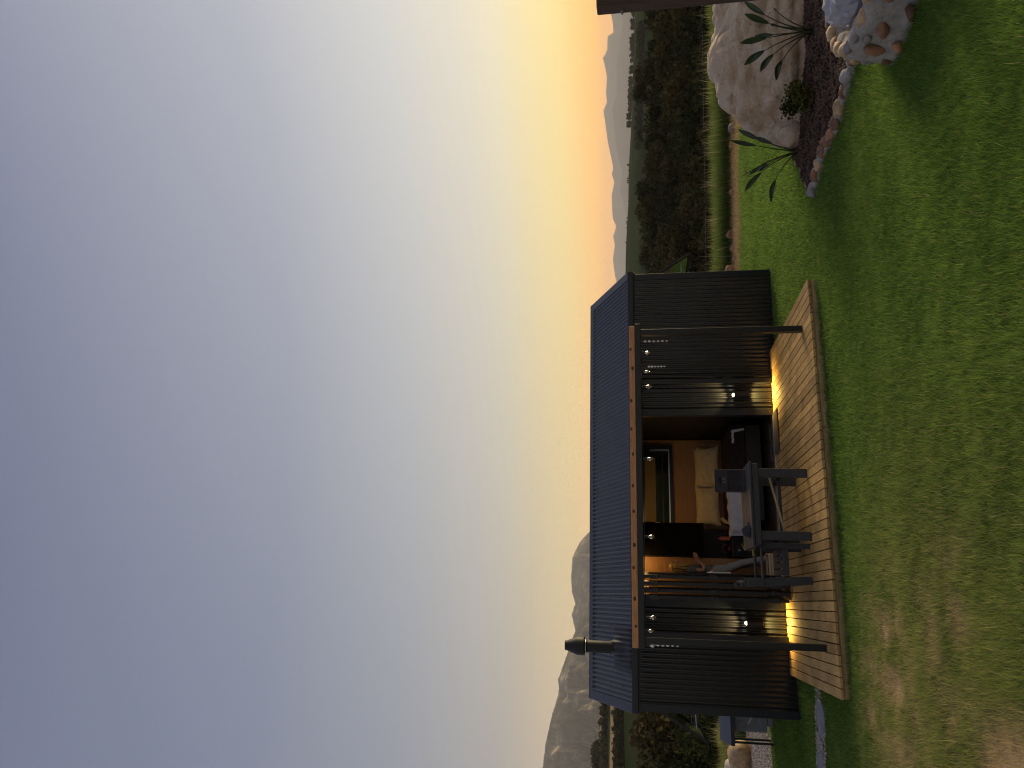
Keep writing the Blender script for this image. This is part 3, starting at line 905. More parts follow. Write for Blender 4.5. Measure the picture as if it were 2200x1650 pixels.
# inside the cabin
def slab(name, mt, *b, par=cabin, bv=0.0):
    return MB().box(*b).build(name, mt, par, bevel=bv)


slab('floor', M['floor_in'], 0.1, LEN - 0.1, 0.17, WID - 0.07, -0.02, 0.010)
slab('ceiling', M['black_in'], 0.1, LEN - 0.1, 0.13, WID - 0.07, 2.33, 2.345)
slab('lining_board', M['ply'], 3.06, 4.90, WID - 0.12, WID - 0.07, 0.012, 2.328)
slab('lining_board', M['black_in'], 4.92, 4.96, 0.13, WID - 0.071, 0.012, 2.328)
slab('lining_board', M['black_in'], 4.84, LEN - 0.11, 0.07, 0.12, 0.012, 2.328)
slab('lining_board', M['ply'], 1.30, 2.43, 1.62, 1.66, 0.012, 2.328)
slab('lining_board', M['black_in'], 0.12, 1.60, 0.07, 0.12, 0.012, 2.328)
M['matt'] = mat('dead_matt_black', (0.007, 0.006, 0.005), 0.95, spec=0.05)
cb = slab('wall_cupboard', M['brown_in'], 2.435, 3.05, 1.50, WID - 0.075, 1.08, 2.327, bv=0.004)
slab('cupboard_door', M['matt'], 2.445, 3.04, 1.48, 1.497, 1.09, 2.31, par=cb, bv=0.003)
slab('alcove_panel', M['brown_in'], 2.435, 3.05, WID - 0.12, WID - 0.076, 0.012, 1.078)
ns = slab('bedside_cabinet', M['brown_in'], 2.46, 3.0, 1.55, 2.3, 0.012, 0.60, bv=0.006)
slab('drawer', M['black_in'], 2.49, 2.97, 1.53, 1.548, 0.32, 0.57, par=ns, bv=0.004)

# back window with its blind
WN = WID - 0.122
bw = MB()
bw.box(3.09, 4.80, WN - .05, WN, 1.55, 1.60); bw.box(3.09, 4.80, WN - .05, WN, 2.12, 2.20)
bw.box(3.09, 3.15, WN - .05, WN, 1.60, 2.12); bw.box(4.74, 4.80, WN - .05, WN, 1.60, 2.12)
bwo = bw.build('back_window', M['steel_black'], cabin)
slab('pane', M['dark_glass'], 3.15, 4.74, WN - .015, WN - .005, 1.60, 2.12, par=bwo)
slab('window_bar', M['steel_black'], 3.15, 4.74, WN - .03, WN - .016, 1.74, 1.77, par=bwo)
slab('window_sill', M['alu'], 3.17, 4.70, WN - .06, WN - .02, 1.612, 1.635, par=bwo)
slab('window_sill', M['alu'], 4.67, 4.70, WN - .055, WN - .02, 1.636, 2.02, par=bwo)
mb = MB()
rows = [[(3.20 + 1.32 * i / 30, WN - .07 - 0.004 * math.sin(j * 2.1) - .002 * math.sin(i), 1.90 + 0.22 * j / 12) for i in range(31)] for j in range(13)]
mb.grid(rows).build('blind', M['blind'], bwo, smooth=True)
slab('catch', M['alu'], 3.17, 3.19, WN - .09, WN - .05, 1.83, 1.93, par=bwo)

# recessed lamp of the cabin, out of sight behind the pergola beam
def ceiling_light(e, n, power, label):
  cl = tag(empty('ceiling_light', W(e, n, 2.33), YAW), label, 'lamp', 'ceiling lights in the cabin')
  MB().lathe([(0.085, -0.05), (0.085, 0.0)], 20).build('housing', M['steel_black'], cl)
  MB().lathe([(0.07, -0.056), (0.07, -0.052)], 20).build('diffuser', glow_mat('warm_diffuser', (1.0, 0.62, 0.22), 3.0), cl)
  li = bpy.data.lights.new('ceiling_lamp', 'POINT'); li.energy = power; li.color = (1.0, 0.58, 0.20); li.shadow_soft_size = 0.07
  lo = bpy.data.objects.new('ceiling_lamp', li); C.objects.link(lo); lo.parent = cl; lo.location = (0, 0, -0.13)


ceiling_light(3.35, 1.85, 7.5, 'round warm ceiling light above the bed behind the pergola beam')
ceiling_light(2.32, 1.3, 4.2, 'round warm ceiling light just inside the doorway above the person')


# ---------------------------------------------------------------- wall lamps
def wall_lamp(e, zc, label):
    t = tag(empty('wall_lamp', W(e, -0.10, zc), YAW), label, 'lamp', 'up and down lamps on the cabin front')
    b = MB().lathe([(0.050, -0.125), (0.054, -0.12), (0.054, 0.12), (0.050, 0.125), (0.044, 0.125), (0.042, 0.085), (0.0, 0.085)], 22).build('housing', M['steel_black'], t)
    MB().box(-0.035, 0.035, 0.04, 0.093, -0.06, 0.06).build('bracket', M['steel_black'], t, bevel=0.006)
    MB().lathe([(0.026, 0.086), (0.030, 0.125), (0.024, 0.146), (0.004, 0.156)], 16).build('upper_bulb', glow_mat('lamp_white', (1.0, 0.86, 0.58), 9.0), t)
    MB().lathe([(0.036, -0.127), (0.034, -0.1265)], 16).build('lower_bulb', glow_mat('lamp_white_low', (1.0, 0.80, 0.45), 9.0), t)
    for s in (1, -1):
        l = bpy.data.lights.new('beam', 'SPOT'); l.energy = 55.0 if s > 0 else 110.0
        l.color = (1.0, 0.66, 0.26) if s > 0 else (1.0, 0.62, 0.15)
        l.spot_size = math.radians(124 if s > 0 else 158); l.spot_blend = 0.9; l.shadow_soft_size = 0.03
        o = bpy.data.objects.new('beam', l); C.objects.link(o); o.parent = t
        o.location = (0, 0.0, 0.175 if s > 0 else -0.135); o.rotation_euler = (math.pi if s > 0 else 0, 0, 0)


wall_lamp(5.05, 0.51, 'lit black tube lamp on the wall right of the open doorway')
wall_lamp(1.355, 0.49, 'lit black tube lamp on the wall left of the folded doors')

# ================================================================ DECK
D0, D1, DN = 0.6132, 5.8285, 3.134
deck = tag(empty('deck', W(0, 0, 0), YAW), 'weathered brown timber deck in front of the cabin', 'deck')
NB = 43
PB = (D1 - D0) / NB
pl = MB().box(-PB / 2 + .006, PB / 2 - .006, -DN, -0.03, -0.032, 0.0).mesh('plank', M['deck'], bevel=0.004, seg=2)
for i in range(NB):
    o = link('plank', pl, deck, (D0 + PB * (i + .5), random.uniform(-.006, .006), random.uniform(-.0025, .001)))
    o.rotation_euler = (0, random.uniform(-.006, .006), random.uniform(-.0006, .0006))
for n in (-0.12, -0.75, -1.4, -2.05, -2.7, -3.03):
    MB().box(D0 + .03, D1 - .03, n - .024, n + .024, -0.16, -0.038).build('joist', M['deck_edge'], deck)
for e0, e1 in ((D0 + .01, 2.02), (2.024, 3.80), (3.804, D1 - .012)):
    MB().box(e0, e1, -DN + .022, -DN + .052, -0.175, -0.038).build('fascia_board', M['deck_edge'], deck, bevel=0.004)
for e0 in (D0 + .012, D1 - .042):
    MB().box(e0, e0 + .03, -DN + .056, -0.04, -0.175, -0.039).build('fascia_board', M['deck_edge'], deck, bevel=0.004)

# ================================================================ PERGOLA
perg = tag(empty('pergola', W(0, 0, 0), YAW), 'black steel pergola frame with a pine board along its front', 'pergola')
for e, n, nm in ((5.305, -2.60, 'post'), (1.147, -2.57, 'post'), (5.295, -0.085, 'post'), (1.13, -0.085, 'post')):
    MB().box(e - .0425, e + .0425, n - .0425, n + .0425, 0.002, 2.196).build(nm, M['steel_black'], perg, bevel=0.004)
MB().box(1.05, 5.43, -2.65, -2.55, 2.198, 2.276).build('front_beam', M['steel_black'], perg, bevel=0.004)
pb = MB().box(1.055, 5.40, -2.645, -2.600, 2.278, 2.358).build('pine_board', M['pine'], perg, bevel=0.004)
for e in (1.32, 1.66, 2.05, 2.34, 2.78, 3.12, 3.55, 3.9, 4.3, 4.77, 5.05):
    MB().lathe([(0.013 + random.random() * .008, 0), (0.008, 0.002)], 10, (0, 0, 0), Matrix.Translation((e, -2.6455, 2.30 + random.random() * .04)) @ Matrix.Rotation(math.pi / 2, 4, 'X') @ Matrix.Diagonal((1.5, 1, 1, 1))).build('knot', M['pine_knot'], pb)
for e in (1.13, 5.30):
    MB().box(e - .04, e + .04, -2.548, -0.03, 2.199, 2.275).build('side_beam', M['steel_black'], perg, bevel=0.004)
MB().box(1.18, 5.25, -0.125, -0.03, 2.2, 2.274).build('wall_beam', M['steel_black'], perg, bevel=0.004)
for e in (2.2, 3.25, 4.25):
    MB().box(e - .025, e + .025, -2.545, -0.13, 2.21, 2.27).build('rafter', M['steel_black'], perg, bevel=0.003)

# string of bulbs
cb = MB()
cb.tube([(1.18, -0.2, 2.19), (1.2, -1.2, 2.175), (1.22, -2.48, 2.19), (1.43, -2.5, 2.18), (2.0, -2.5, 2.188), (2.46, -2.5, 2.18), (3.0, -2.5, 2.188), (3.51, -2.5, 2.18), (4.0, -2.5, 2.188), (4.54, -2.5, 2.18), (5.2, -2.48, 2.19), (5.2, -2.02, 2.18), (5.2, -1.04, 2.18), (5.2, -0.2, 2.19)], 0.005, 5)
tag(cb.build('light_cable', M['steel_black'], loc=W(0, 0, 0), rz=YAW), 'thin black festoon cable running under the pergola beams', 'cable')


def bulb():
    t = empty('light_bulb')
    MB().lathe([(0.012, 0.004), (0.018, 0.0), (0.018, -0.04), (0.014, -0.044)], 12).build('socket', M['steel_black'], t)
    MB().lathe([(0.012, -0.044), (0.018, -0.06), (0.029, -0.085), (0.031, -0.10), (0.025, -0.118), (0.010, -0.127), (0.002, -0.128)], 14).build('glass', M['bulb_glass'], t, smooth=True)
    MB().tube([(0.006, 0, -0.048), (0.010, 0, -0.075), (0.004, 0.006, -0.105), (-0.006, 0, -0.075), (-0.004, 0, -0.048)], 0.0028, 5).build('filament', M['filament'], t)
    return t


b0 = bulb()
for i, (e, n, z, lb) in enumerate([(4.54, -2.5, 2.18, 'clear bulb hanging from the front beam above the right wall lamp'),
                                   (3.51, -2.5, 2.18, 'clear bulb hanging in front of the right pillow and window'),
                                   (2.46, -2.5, 2.18, 'clear bulb hanging in front of the dark cupboard left of the window'),
                                   (1.43, -2.5, 2.18, 'clear bulb hanging from the front beam above the left wall lamp'),
                                   (5.2, -2.02, 2.18, 'clear bulb between the two crystal strings near the right post'),
                                   (5.2, -1.04, 2.18, 'clear bulb hanging close beside the second crystal string'),
                                   (1.2, -0.62, 2.185, 'small clear bulb near the wall behind the left post'),
                                   (1.06, -1.9, 2.18, 'clear bulb hanging right above the crystal string by the left post')]):
    o = b0 if i == 0 else copy_tree(b0)
    o.location = W(e, n, z); o.rotation_euler = (0, 0, YAW + i)
    tag(o, lb, 'light bulb', 'bulbs on the pergola string')


def crystals(e, n, z0, z1, label):
    t = tag(empty('crystal_string', W(e, n, 2.195), YAW), label, 'ornament', 'crystal strings on the pergola')
    MB().tube([(0, 0, 0), (0, 0, z1 - 2.195)], 0.0012, 5).build('thread', M['steel_black'], t)
    k = 6
    for i in range(k):
        z = z0 + (z1 - z0) * i / (k - 1) - 2.195
        r = 0.017 * (1 - 0.06 * i)
        MB().lathe([(0.002, r * 1.5), (r, 0.3 * r), (r, -0.3 * r), (0.002, -1.5 * r)], 6).build('bead', M['crystal'], t, loc=(0, 0, z), rz=i * .7)


mcr, tcr, pcr = new_mat('faceted_crystal')
pcr.inputs['Base Color'].default_value = (0.85, 0.84, 0.80, 1)
pcr.inputs['Roughness'].default_value = 0.06
pcr.inputs['Metallic'].default_value = 0.25
M['crystal'] = mcr
crystals(5.42, -1.9, 2.12, 1.80, 'glittering crystal string nearest the right pergola post')
crystals(5.22, -1.25, 2.06, 1.82, 'glittering crystal string second from the right pergola post')
crystals(1.085, -2.35, 2.09, 1.78, 'glittering crystal string beside the left pergola post')

# ================================================================ FURNITURE ON THE DECK
tb = tag(empty('table', W(2.95, -1.80, 0), YAW), 'charcoal timber table on the deck carrying a bottle carton', 'table')
for i in range(4):
    y0 = -0.475 + 0.2375 * i
    MB().box(-0.575, 0.575, y0 + .004, y0 + .2335, 0.725, 0.757).build('tabletop_board', M['furn_h'], tb, bevel=0.008, seg=2)
MB().box(-0.545, 0.545, -0.455, -0.42, 0.640, 0.722).build('apron', M['furn_h'], tb, bevel=0.004)
MB().box(-0.545, 0.545, 0.41, 0.445, 0.640, 0.722).build('apron', M['furn_h'], tb, bevel=0.004)
for sx in (-1, 1):
    MB().box(sx * .525 - .018, sx * .525 + .018, -0.418, 0.408, 0.645, 0.721).build('apron', M['furn_h'], tb, bevel=0.004)
    for y in (-0.41, 0.375):
        MB().box(sx * .42 - .06, sx * .42 + .06, y - .024, y + .024, 0.002, 0.638).build('leg', M['furn'], tb, bevel=0.004)
    MB().box(sx * .42 - .025, sx * .42 + .025, -0.384, 0.349, 0.28, 0.345).build('stretcher', M['furn'], tb, bevel=0.003)
MB().box(-0.39, 0.39, -0.06, 0.0, 0.285, 0.325).build('stretcher', M['furn_h'], tb, bevel=0.003)
for x, z in ((-.5, .68), (.5, .68), (.42, .37), (-.47, .69)):
    MB().lathe([(0.007, 0), (0.004, 0.005)], 8, (0, 0, 0), Matrix.Translation((x, -.456 if z > .6 else -.435, z)) @ Matrix.Rotation(math.pi / 2, 4, 'X')).build('screw', M['screw_bright'], tb)
stk = MB().beam(W(3.33, -2.08, 0.47), W(2.58, -2.05, 0.30), 0.022, 0.03)
tag(stk.build('wooden_stick', M['stick'], bevel=0.004), 'pale wooden stick lying slanted under the table', 'stick')

# bottle carton with a carry hole and three cut-outs
ct = tag(empty('bottle_carton', W(3.33, -1.75, 0.758), YAW - 0.05), 'dark bottle carton with carry hole standing on the table', 'carton')
mb = MB()
w_, h_, th = 0.31, 0.42, 0.012
mb.box(-w_ / 2, w_ / 2, -.09, -.09 + th, 0.0, 0.05); mb.box(-w_ / 2, w_ / 2, -.09, -.09 + th, 0.24, 0.33); mb.box(-w_ / 2, w_ / 2, -.09, -.09 + th, 0.37, h_)
for x0, x1 in ((-w_ / 2, -w_ / 2 + .02), (-.067, -.045), (.045, .067), (w_ / 2 - .02, w_ / 2)):
    mb.box(x0, x1, -.09, -.09 + th, 0.05, 0.24)
mb.box(-w_ / 2, -.05, -.09, -.09 + th, 0.33, 0.37); mb.box(.05, w_ / 2, -.09, -.09 + th, 0.33, 0.37)
mb.build('front_panel', M['carton'], ct)
MB().box(-w_ / 2, w_ / 2, .078, .09, 0.0, h_ - .02).build('back_panel', M['carton'], ct)
MB().box(-w_ / 2, -w_ / 2 + .008, -.078, .078, 0.0, h_ - .07).build('side_panel', M['carton'], ct)
MB().box(w_ / 2 - .006, w_ / 2 + .004, -.078, .078, 0.0, h_ - .07).build('side_panel', M['kraft'], ct)
MB().box(-w_ / 2 + .008, w_ / 2 - .006, -.0775, .0775, 0.0, 0.01).build('base_panel', M['carton'], ct)
MB().box(-w_ / 2 + .008, w_ / 2 - .006, -.06, .06, 0.012, 0.30).build('divider', M['carton'], ct)
tx = bpy.data.curves.new('lettering', 'FONT'); tx.body = 'AR'; tx.size = 0.075; tx.extrude = 0.0008; tx.align_x = 'CENTER'
to = bpy.data.objects.new('lettering', tx); C.objects.link(to); to.parent = ct
tx.materials.append(M['print'])
bpy.context.view_layer.update()
lm = bpy.data.meshes.new_from_object(to)
bpy.data.objects.remove(to)
to = link('lettering', lm, ct, (0, -0.0918, 0.262)); to.rotation_euler = (math.pi / 2, 0, 0)

# soft dark cap left at the near-left end of the tabletop
cp = MB()
rows = []
for i in range(9):
    f = i / 8
    rows.append([(0.085 * math.cos(a) * math.sqrt(max(0.0, 1 - f ** 2.2)) * (1 + .08 * math.sin(3 * a)), 0.075 * math.sin(a) * math.sqrt(max(0.0, 1 - f ** 2.2)), 0.004 + 0.105 * f + 0.008 * math.sin(2 * a + 1) * (1 - f)) for a in [2 * math.pi * k / 18 for k in range(18)]])
cp.grid(rows, True)
cpe = tag(empty('cap', W(2.60, -2.02, 0.758), YAW + .6), 'soft dark felt cap lying on the left end of the table', 'cap')
cp.build('crown', M['felt'], cpe, smooth=True)
pk = MB(); pk.grid([[(0.06 + 0.085 * math.cos(a) * s, 0.07 * math.sin(a) * s, 0.012 - 0.02 * abs(math.sin(a)) * s * .5 + .002) for a in [-1.45 + 2.9 * k / 10 for k in range(11)]] for s in (0.35, 0.7, 1.0)])
pk.build('peak', M['felt'], cpe, smooth=True)

# chair facing the table
ch = tag(empty('chair', W(2.17, -1.76, 0), YAW), 'charcoal timber armchair facing the left end of the table', 'chair')
for y in (-0.31, 0.31):
    bl = MB()
    a, b = Vector((-0.205, y, 0.002)), Vector((-0.255, y, 0.86))
    bl.beam(a, b, 0.048, 0.105, (1, 0, 0))
    bl.build('back_post', M['furn'], ch, bevel=0.006)
    MB().beam((-0.257, y, 0.845), (-0.285, y, 0.93), 0.046, 0.075, (1, 0, 0)).build('post_tip', M['furn'], ch, bevel=0.02, seg=2)
    MB().box(0.20, 0.275, y - .024, y + .024, 0.002, 0.612).build('leg', M['furn'], ch, bevel=0.005)
    MB().box(-0.30, 0.285, y - .045, y + .035, 0.614, 0.642).build('armrest', M['furn_h'], ch, bevel=0.006)
    MB().box(-0.15, 0.20, y - .022, y + .022, 0.285, 0.36).build('side_rail', M['furn_h'], ch, bevel=0.004)
    for z in (.32, .82):
        MB().lathe([(0.007, 0), (0.004, 0.005)], 8, (0, 0, 0), Matrix.Translation((-.215 if z < .5 else -.245, y - .0245, z)) @ Matrix.Rotation(math.pi / 2, 4, 'X')).build('screw', M['screw_bright'], ch)
for i in range(5):
    x = -0.14 + .088 * i
    MB().box(x, x + .078, -0.285, 0.285, 0.362, 0.384).build('seat_slat', M['furn'], ch, bevel=0.004)
for i in range(4):
    z = 0.48 + .115 * i
    x = -0.205 - .05 * z / .86 + .02
    MB().box(x - .011, x + .011, -0.284, 0.284, z, z + .085).build('back_slat', M['furn'], ch, bevel=0.004)
MB().box(0.215, 0.26, -0.284, 0.284, 0.29, 0.35).build('front_rail', M['furn'], ch, bevel=0.004)

# slatted crate in the doorway and twine bundle
cr = tag(empty('slatted_crate', W(2.26, 0.33, 0.012), YAW), 'low crate of pale wooden slats inside the doorway behind the chair', 'crate')
for i in range(4):
    MB().box(-.19, .19, -.15, -.138, 0.012 + .042 * i, 0.044 + .042 * i).build('slat', M['ply_pale'], cr, bevel=0.002)
    MB().box(-.19, .19, .138, .15, 0.012 + .042 * i, 0.044 + .042 * i).build('slat', M['ply_pale'], cr, bevel=0.002)
for x in (-.18, .18):
    MB().box(x - .009, x + .009, -.136, .136, 0.0, 0.178).build('end_panel', M['ply_pale'], cr, bevel=0.002)
MB().box(-.17, .17, -.136, .136, 0.0, 0.011).build('base', M['brown_in'], cr)
tw = MB()
for k in range(4):
    tw.tube([(2.39 + .01 * k, -1.5, .625), (2.37 + .02 * k, -1.49 - .01 * k, .70), (2.40, -1.48, .78), (2.47 + .01 * k, -1.5 - .02 * k, .82 - .03 * k)], 0.0028, 5)
tw.tube([(2.30, -1.49, .648), (2.40, -1.49, .655)], 0.016, 8)
tag(tw.build('twine_bundle', M['twine'], loc=W(0, 0, 0), rz=YAW), 'loose loops of yellow twine on the far arm of the chair', 'twine')

# door mat
dm = MB(); dm.box(4.02, 4.73, -0.44, -0.07, 0.004, 0.020)
tag(dm.build('doormat', M['mat'], loc=W(0, 0, 0), rz=YAW, bevel=0.004), 'grey doormat on the deck at the open doorway', 'doormat')

# ================================================================ BED AND THINGS INDOORS
bed = tag(empty('bed', W(3.92, 1.92, 0.01), YAW), 'double bed with dark duvet inside the cabin', 'bed')


def soft(name, cx, cy, cz, sx, sy, sz, mt, par, nx=26, ny=20, pinch=0.35, amp=0.012, seed=0, M4=None):
    """a stuffed cushion-like body: rounded rectangle puffed out, pinched at the corners"""
    mb = MB()
    for top in (1, -1):
        rows = []
        for j in range(ny + 1):
            v = -1 + 2 * j / ny
            row = []
            for i in range(nx + 1):
                u = -1 + 2 * i / nx
                pf = max(0.0, (1 - abs(u) ** 3.2) * (1 - abs(v) ** 3.2)) ** 0.55
                k = 1 - pinch * 0.12 * (1 - abs(u)) * (abs(v) ** 4) - 0
                x = u * sx / 2 * (1 - pinch * .10 * (1 - v * v) * abs(u) ** 6)
                y = v * sy / 2 * (1 - pinch * .10 * (1 - u * u) * abs(v) ** 6)
                z = top * pf * sz / 2 + amp * pf * mnoise.noise((u * 3 + seed, v * 3, top * 2))+ amp * .6 * pf * mnoise.noise((u * 9 + seed, v * 4, top))
                row.append((x, y, z))
            rows.append(row if top > 0 else row[::-1])
        mb.grid([[tuple((M4 @ Vector(q)) + Vector((cx, cy, cz))) if M4 else (q[0] + cx, q[1] + cy, q[2] + cz) for q in r] for r in rows])
    return mb.build(name, mt, par, smooth=True)


MB().box(-0.86, 0.86, -0.94, 0.92, 0.06, 0.34).build('base', M['brown_in'], bed, bevel=0.01)
soft('mattress', 0, -0.01, 0.45, 1.74, 1.90, 0.24, M['quilt'], bed, amp=0.004)
mb = MB(); rows = []
for j in range(31):
    y = -1.0 + 1.42 * j / 30
    row = []
    for i in range(45):
        u = -1 + 2 * i / 44
        x = 0.90 * u
        drop = max(0, abs(u) - .93) / .07
        dy = max(0, -0.93 - y) / .07
        z = 0.615 - 0.27 * min(1, drop) - 0.26 * min(1, dy) + .014 * mnoise.noise((x * 4, y * 4, 1)) + .008 * mnoise.noise((x * 11, y * 9, 4))
        row.append((x, y, z))
    rows.append(row)
mb.grid(rows).build('duvet', M['duvet'], bed, smooth=True)
mb = MB(); rows = []
for j in range(13):                       # folded-back quilted edge running round the left corner
    a = j / 12
    px = -0.30 - 0.62 * a; 
    row = []
    for i in range(9):
        b = i / 8
        row.append((-0.66 - 0.22 * math.sin(a * 1.57) - .02 * b, 0.42 - 1.22 * a + .13 * b, 0.655 - 0.16 * a ** 2 - .02 * math.cos(b * 3.1) + .006 * math.sin(b * 14)))
    rows.append(row)
mb.grid(rows).build('quilt_edge', M['quilt'], bed, smooth=True)
MB().box(-0.84, 0.90, 0.925, 0.965, 0.06, 1.05).build('headboard', M['ply'], bed, bevel=0.01)
for (x, y, z, w2, h2, lb, tilt) in ((0.39, 0.72, 0.86, 0.80, 0.46, 'cream pillow on the right half of the bed', .34), (-0.42, 0.70, 0.88, 0.80, 0.48, 'cream pillow on the left half of the bed, brightest lit', .34),
                                    (0.33, 0.84, 0.90, 0.86, 0.44, 'cream pillow tucked behind the right front pillow', .22), (-0.40, 0.845, 0.90, 0.84, 0.44, 'cream pillow tucked behind the left front pillow', .22)):
    pe = tag(empty('pillow', W(3.92 + x, 1.92 + y, 0.01 + z), YAW), lb, 'pillow', 'pillows on the bed')
    soft('cushion', 0, 0, 0, w2, h2, 0.17, M['pillow'], pe, amp=0.02, pinch=1.0, seed=x * 5, M4=Matrix.Rotation(math.pi / 2 - tilt, 4, 'X'))
# pale sheet bunched over the foot of the bed
mb = MB(); rows = []
for j in range(21):
    b = j / 20
    row = []
    for i in range(49):
        u = i / 48
        x = -1.14 + 0.86 * u
        fold = .022 * math.sin(u * 23 + b * 3) + .03 * mnoise.noise((u * 7, b * 3, 2))
        if b < .35:
            y_, z_ = -.70 - .36 * b / .35, .672 - .02 * (1 - u) + .5 * fold
        else:
            y_, z_ = -1.06 - .05 * (b - .35) + fold, .665 - .26 * (b - .35) / .65 - .05 * (1 - u) * (b - .35)
        row.append((x, y_, z_))
    rows.append(row)
mb.grid(rows)
tag(mb.build('bed_sheet', M['sheet'], loc=W(3.92, 1.92, 0.01), rz=YAW, smooth=True), 'crumpled white sheet hanging over the foot of the bed', 'sheet')
mb = MB(); rows = []
for j in range(9):
    b = j / 8
    rows.append([(0.72 + 0.04 * b + .028 * math.cos(a) * (1 - .3 * b), -1.02 - .012 * math.sin(a), 0.55 - 0.20 * b - .05 * math.sin(b * 3) * 0 + .004 * math.sin(4 * a)) for a in [2 * math.pi * k / 12 for k in range(12)]])
mb.grid(rows, True)
mb.grid([[(0.50 + 0.24 * i / 8, -1.025 - .008 * math.sin(i), 0.575 - .02 * j + .006 * math.sin(i * 2)) for i in range(9)] for j in range(3)])
tag(mb.build('towel', M['sheet'], loc=W(3.92, 1.92, 0.01), rz=YAW, smooth=True), 'thin white cloth hanging at the dark right end of the bed', 'towel')
bt = MB().lathe([(0.036, 0), (0.038, 0.01), (0.038, 0.155), (0.030, 0.175), (0.018, 0.185), (0.018, 0.2), (0.012, 0.204)], 16)
tag(bt.build('orange_bottle', M['orange'], loc=W(2.785, 1.62, 0.612), smooth=True), 'bright orange bottle on the cabinet left of the bed', 'bottle')
hk = empty('table_ornament', W(2.60, 1.60, 0.612), YAW)
tag(hk, 'dark red curved ornament on the bedside cabinet', 'ornament')
MB().tube([(-.06, 0, .02), (-.07, 0, .10), (-.03, 0, .15), (.04, 0, .145), (.075, 0, .10), (.06, 0, .02)], [.012, .010, .009, .009, .010, .012], 8).build('loop', M['red'], hk, smooth=True)
MB().lathe([(0.05, 0), (0.045, 0.03), (0.02, 0.05)], 14).build('base', M['red'], hk, smooth=True)
sk = tag(empty('wall_socket', W(2.60, 1.527, 0.47), YAW), 'black socket plate with white switch on the cabinet front', 'socket')
MB().box(-.06, .06, -.012, 0, -.045, .045).build('plate', M['steel_black'], sk, bevel=.003)
MB().box(-.035, -.012, -.018, -.0125, -.018, .018).build('switch', M['white'], sk, bevel=.002)
st_ = MB().box(3.95, 4.6, 0.165, 0.20, 0.02, 0.055)
tag(st_.build('floor_batten', M['brown_in'], loc=W(0, 0, 0), rz=YAW, bevel=.003), 'brown timber batten lying along the door sill', 'batten')

# ================================================================ PERSON
def skin_body(name, joints, bones, mt, par, root=0, sub=2):
    me = bpy.data.meshes.new(name)
    me.from_pydata([j[0] for j in joints], bones, [])
    o = bpy.data.objects.new(name, me)
    C.objects.link(o)
    o.parent = par
    md = o.modifiers.new('Skin', 'SKIN')
    md.use_smooth_shade = True
    if not me.skin_vertices:
        me.skin_vertices.new() if hasattr(me.skin_vertices, 'new') else None
    sv = me.skin_vertices[0].data
    for i, j in enumerate(joints):
        r = j[1]
        sv[i].radius = r if isinstance(r, tuple) else (r, r)
        sv[i].use_root = (i == root)
    o.modifiers.new('Subdivision', 'SUBSURF').levels = sub
    o.modifiers['Subdivision'].render_levels = sub
    me.materials.append(mt)
    return o


# local frame: x towards the bed (the way she faces), y into the cabin, z up; she leans back with the feet forward
pr = tag(empty('person', W(2.24, 1.22, 0.012), YAW), 'person with long blond hair in grey t-shirt and faded jeans standing inside the doorway', 'person')
SKY_ = -0.17     # near shoulder in y
body_j = [((-0.06, 0.0, 0.93), (.13, .10)), ((-0.055, 0.0, 1.10), (.115, .09)), ((-0.05, 0.0, 1.28), (.135, .095)), ((-0.035, 0.0, 1.40), (.09, .07)),
          ((-0.02, 0.0, 1.465), (.05, .05)), ((0.015, 0.0, 1.53), (.055, .06)), ((0.03, 0.0, 1.585), (.083, .072)), ((0.025, 0.0, 1.65), (.085, .074)), ((0.02, 0, 1.695), (.05, .05)),
          # near arm 9..12
          ((-0.05, -0.165, 1.375), .048), ((-0.055, -0.215, 1.13), .040), ((0.02, -0.215, 1.135), .033), ((0.065, -0.175, 1.165), .026),
          # far arm 13..16
          ((-0.05, 0.165, 1.375), .048), ((-0.04, 0.215, 1.13), .040), ((0.09, 0.15, 1.17), .032), ((0.15, 0.10, 1.20), .026),
          # legs 17..24
          ((-0.05, -0.085, 0.86), .082), ((0.09, -0.09, 0.47), .055), ((0.17, -0.10, 0.08), .038), ((0.28, -0.12, 0.035), .033),
          ((-0.05, 0.085, 0.86), .082), ((0.07, 0.09, 0.47), .055), ((0.13, 0.10, 0.08), .038), ((0.24, 0.12, 0.035), .033)]
bb = [(0, 1), (1, 2), (2, 3), (3, 4), (4, 5), (5, 6), (6, 7), (7, 8), (3, 9), (9, 10), (10, 11), (11, 12), (3, 13), (13, 14), (14, 15), (15, 16), (0, 17), (17, 18), (18, 19), (19, 20), (0, 21), (21, 22), (22, 23), (23, 24)]
# hands: palm and five fingers, loosely curled in front of the chest
def hand(base, d, side, k):
    """base = wrist index; adds palm + fingers"""
    b = Vector(body_j[base][0]); d = Vector(d).normalized(); up = Vector((0, 0, 1)); s = d.cross(up).normalized() * side
    palm = len(body_j)
    body_j.append((tuple(b + d * .05), (.030, .016))); bb.append((base, palm))
    for f, (off, ln) in enumerate(((.027, .062), (.009, .075), (-.009, .070), (-.026, .055))):
        i = len(body_j)
        p0 = b + d * .082 + up * off
        body_j.append((tuple(p0), .0095)); body_j.append((tuple(p0 + d * ln * .45 + s * .012), .0085)); body_j.append((tuple(p0 + d * ln * .6 + s * .045), .0075))
        bb.extend([(palm, i), (i, i + 1), (i + 1, i + 2)])
    i = len(body_j)
    body_j.append((tuple(b + d * .04 + up * .036 + s * .01), .011)); body_j.append((tuple(b + d * .07 + up * .055 + s * .03), .009))
    bb.extend([(palm, i), (i, i + 1)])


hand(12, (0.45, 0.35, 0.6), 1, 0)
hand(16, (0.8, -0.35, 0.5), -1, 1)
skin_body('body', body_j, bb, M['skin'], pr)
